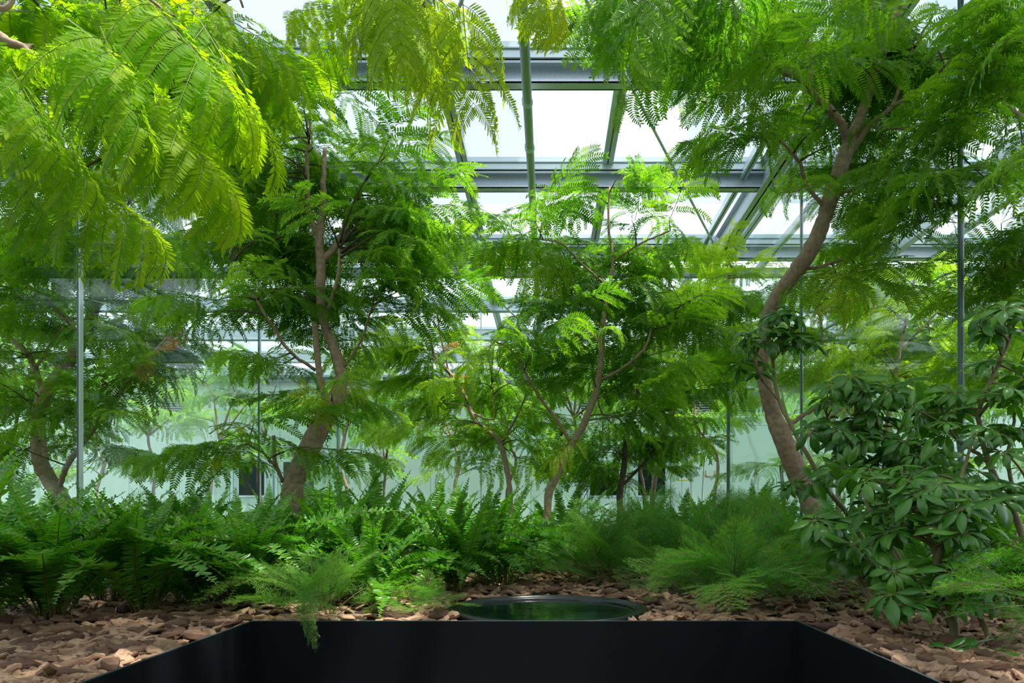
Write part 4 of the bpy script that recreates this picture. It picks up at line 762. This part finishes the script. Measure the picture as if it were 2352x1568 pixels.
# ------------------------------------------------------------------ sword ferns
fg = 'sword ferns in the planter'
FERNS = [
 (660, 3.0, 30, .5, .40, 'sword fern directly behind the dark feathery fern, with long side-reaching fronds', [(930, 1180, 2.8), (480, 1250, 2.7), (590, 1190, 2.9)]), (440, 2.75, 26, .42, .34, 'low sword fern at the edge of the bark gap, second plant from the planter corner', [(380, 1310, 2.5), (515, 1300, 2.5)]),
 (-60, 2.2, 26, .50, .50, 'sword fern cut off by the left edge of the photo', []), (120, 2.35, 34, .58, .48, 'big sword fern at lower left with long arching fronds', [(10, 1290, 1.9), (285, 1125, 2.3), (30, 1150, 2.2), (0, 1230, 2.0), (90, 1115, 2.3), (205, 1300, 2.0), (-30, 1290, 1.9)]),
 (330, 2.5, 34, .55, .42, 'dense sword fern between the far-left fern and the bark gap', [(430, 1260, 2.3), (400, 1160, 2.5)]), (60, 3.1, 22, .5, .5, 'sword fern at the foot of the forked tree by the glass', []),
 (240, 2.8, 26, .5, .42, 'sword fern behind the big lower-left fern, near the glass joint', []), (420, 3.3, 24, .5, .45, 'sword fern with a frond arching left above the bark gap', [(300, 1185, 3.0), (520, 1068, 3.3), (438, 1130, 3.2)]),
 (560, 2.75, 34, .5, .42, 'sword fern left of the feathery fern, one pale frond hanging forward', [(535, 1375, 2.35), (490, 1390, 2.5)]), (600, 3.4, 28, .5, .42, 'sword fern around the foot of the curved brown trunk', []),
 (770, 3.05, 30, .5, .46, 'sword fern with a tall upright frond reaching over the window pane', [(752, 1012, 3.0, 0), (690, 1290, 2.6), (970, 1260, 2.9)]), (855, 3.3, 28, .5, .48, 'sword fern with the tallest straight frond at the centre-left', [(840, 1030, 3.3, 0), (900, 1055, 3.3)]),
 (860, 2.75, 22, .38, .36, 'sword fern whose frond dips over the planter front left of the basin', [(868, 1415, 2.28), (960, 1330, 2.5)]), (700, 3.9, 22, .5, .45, 'sword fern in the second row behind the curved trunk', []),
 (1050, 3.2, 30, .46, .44, 'sword fern left of the basin with pale fronds hanging to the bark', [(985, 1335, 2.85), (1020, 1310, 2.8), (1052, 1352, 2.85), (1118, 1332, 2.85), (1150, 1300, 2.9), (1100, 1130, 3.2)]), (1150, 3.5, 28, .5, .45, 'sword fern behind the basin with a long frond arching right', [(1338, 1300, 3.2), (1250, 1290, 3.1), (1215, 1150, 3.4)]),
 (980, 3.9, 26, .5, .48, 'sword fern in the second row left of centre', [(1005, 1120, 3.9)]), (1120, 4.3, 24, .5, .48, 'sword fern in the third row behind the basin', []),
 (1240, 4.1, 22, .45, .42, 'sword fern at the foot of the central slender tree', []), (460, 4.3, 20, .5, .45, 'sword fern in the third row behind the bark gap', []), (860, 4.6, 22, .5, .5, 'sword fern in the third row left of centre', []),
 (1560, 4.4, 20, .4, .35, 'sword fern behind the largest feathery fern', []), (1990, 3.5, 26, .4, .38, 'bright sword fern right of the tall trunk base', []), (1800, 4.6, 22, .45, .42, 'sword fern behind the tall trunk base', []),
 (2200, 3.0, 24, .4, .40, 'sword fern under the umbrella plants', []), (2080, 4.4, 20, .45, .40, 'sword fern behind the umbrella plants', []), (2330, 2.7, 20, .4, .35, 'sword fern under the right-edge umbrella plant', []),
]
for i, (px, d, n_, rc, ht, lb, ex) in enumerate(FERNS): clump('sword_fern', lb, 'fern', px, d, n_, rc, ht, 'fern', 300+i, fg, ex)
for i, (px, d) in enumerate([(250, 6.2), (480, 6.6), (620, 6.4), (760, 6.9), (900, 6.3), (1040, 6.8), (1180, 6.2), (1340, 6.6), (1480, 6.9), (1620, 6.6), (60, 5.4), (330, 5.2), (1730, 5.9), (1900, 5.8), (2100, 5.4), (2280, 5.2), (700, 5.3), (1000, 5.4), (1300, 5.4), (1560, 5.6)]):
    clump('sword_fern', 'small distant fern in the low green band before the mint wall', 'fern', px, d, 18, .55, .58, 'fern', 400+i, 'distant ferns before the mint wall', mat='fern')

# ------------------------------------------------------------------ feathery asparagus ferns
ag = 'feathery asparagus ferns'
AS = [
 (745, 2.45, 15, .38, .26, 'dark feathery fern spilling over the planter front with a hanging tip', [(728, 1492, 2.14, 752, 1340, 2.17), (700, 1440, 2.14, 745, 1330, 2.2), (690, 1400, 2.15), (620, 1330, 2.2), (800, 1340, 2.2), (660, 1260, 2.4)], None),
 (1680, 2.60, 26, .44, .32, 'largest bright feathery fern, bushy, right of the basin', [(1480, 1390, 2.4), (1510, 1290, 2.5), (1560, 1200, 2.7), (1850, 1350, 2.4), (1650, 1385, 2.3), (1740, 1380, 2.3), (1880, 1250, 2.6)], None),
 (1560, 3.3, 16, .42, .42, 'feathery fern behind and left of the largest one', [(1480, 1180, 3.2)], None), (1780, 3.2, 17, .42, .42, 'feathery fern behind and right of the largest one', [(1700, 1130, 3.1)], None),
 (1400, 3.5, 17, .36, .40, 'blue-green feathery fern right of the arching sword fern frond', [(1470, 1300, 3.2)], None), (1310, 3.9, 22, .4, .40, 'feathery fern at the centre behind the basin', [], None),
 (1480, 4.0, 24, .45, .42, 'feathery fern in the second row, centre right', [(1300, 1150, 3.9), (1560, 1120, 4.0)], None), (1660, 4.1, 24, .5, .46, 'feathery fern in the second row under the thick glass joint', [], None),
 (1840, 2.9, 16, .3, .24, 'small blue-green feathery fern at the foot of the tall trunk', [(1900, 1310, 2.7)], None), (965, 2.55, 12, .20, .14, 'small feathery tuft on the bark left of the basin', [(1030, 1395, 2.35), (985, 1400, 2.35)], None),
 (640, 3.2, 16, .4, .36, 'feathery fern woven through the sword ferns below the curved trunk', [], None), (2480, 1.75, 10, .3, .3, 'soft feathery sprays coming in from the right edge', [(2180, 1345, 1.5), (2230, 1290, 1.6)], None),
 (2050, 2.8, 18, .36, .26, 'feathery fern low under the dark umbrella plant', [(1950, 1400, 2.5)], None), (1740, 4.9, 20, .5, .5, 'feathery fern against the glass under the tall trunk', [], None), (330, 4.5, 18, .5, .45, 'feathery fern beyond the left glass near the forked tree', [], None),
]
for i, (px, d, n_, rc, ht, lb, ex, _) in enumerate(AS): clump('asparagus_fern', lb, 'fern', px, d, n_, rc, ht, 'feather', 500+i, ag, ex)
# bent wire hoops standing among the low plants before the mint wall
for k, (a0, a1, top, d) in enumerate(((1537, 1590, 1041, 7.6), (1610, 1685, 998, 6.4))):
    q = [P(a0, 1180, d), P(a0+4, 1110, d), P(a0+(a1-a0)*.2, top+25, d), P(a0+(a1-a0)*.6, top, d), P(a1, top+14, d)]; q[0][2] = SOIL; mb = MB(); tube(mb, spline(q, 6), .003, 6)
    tag(mb.obj('bent_stem', M['darkbark'], smooth=True), ['thin bent dark stem arching right of the double door frame', 'thin bent dark stem arching over to the thick glass joint'][k], 'stem')
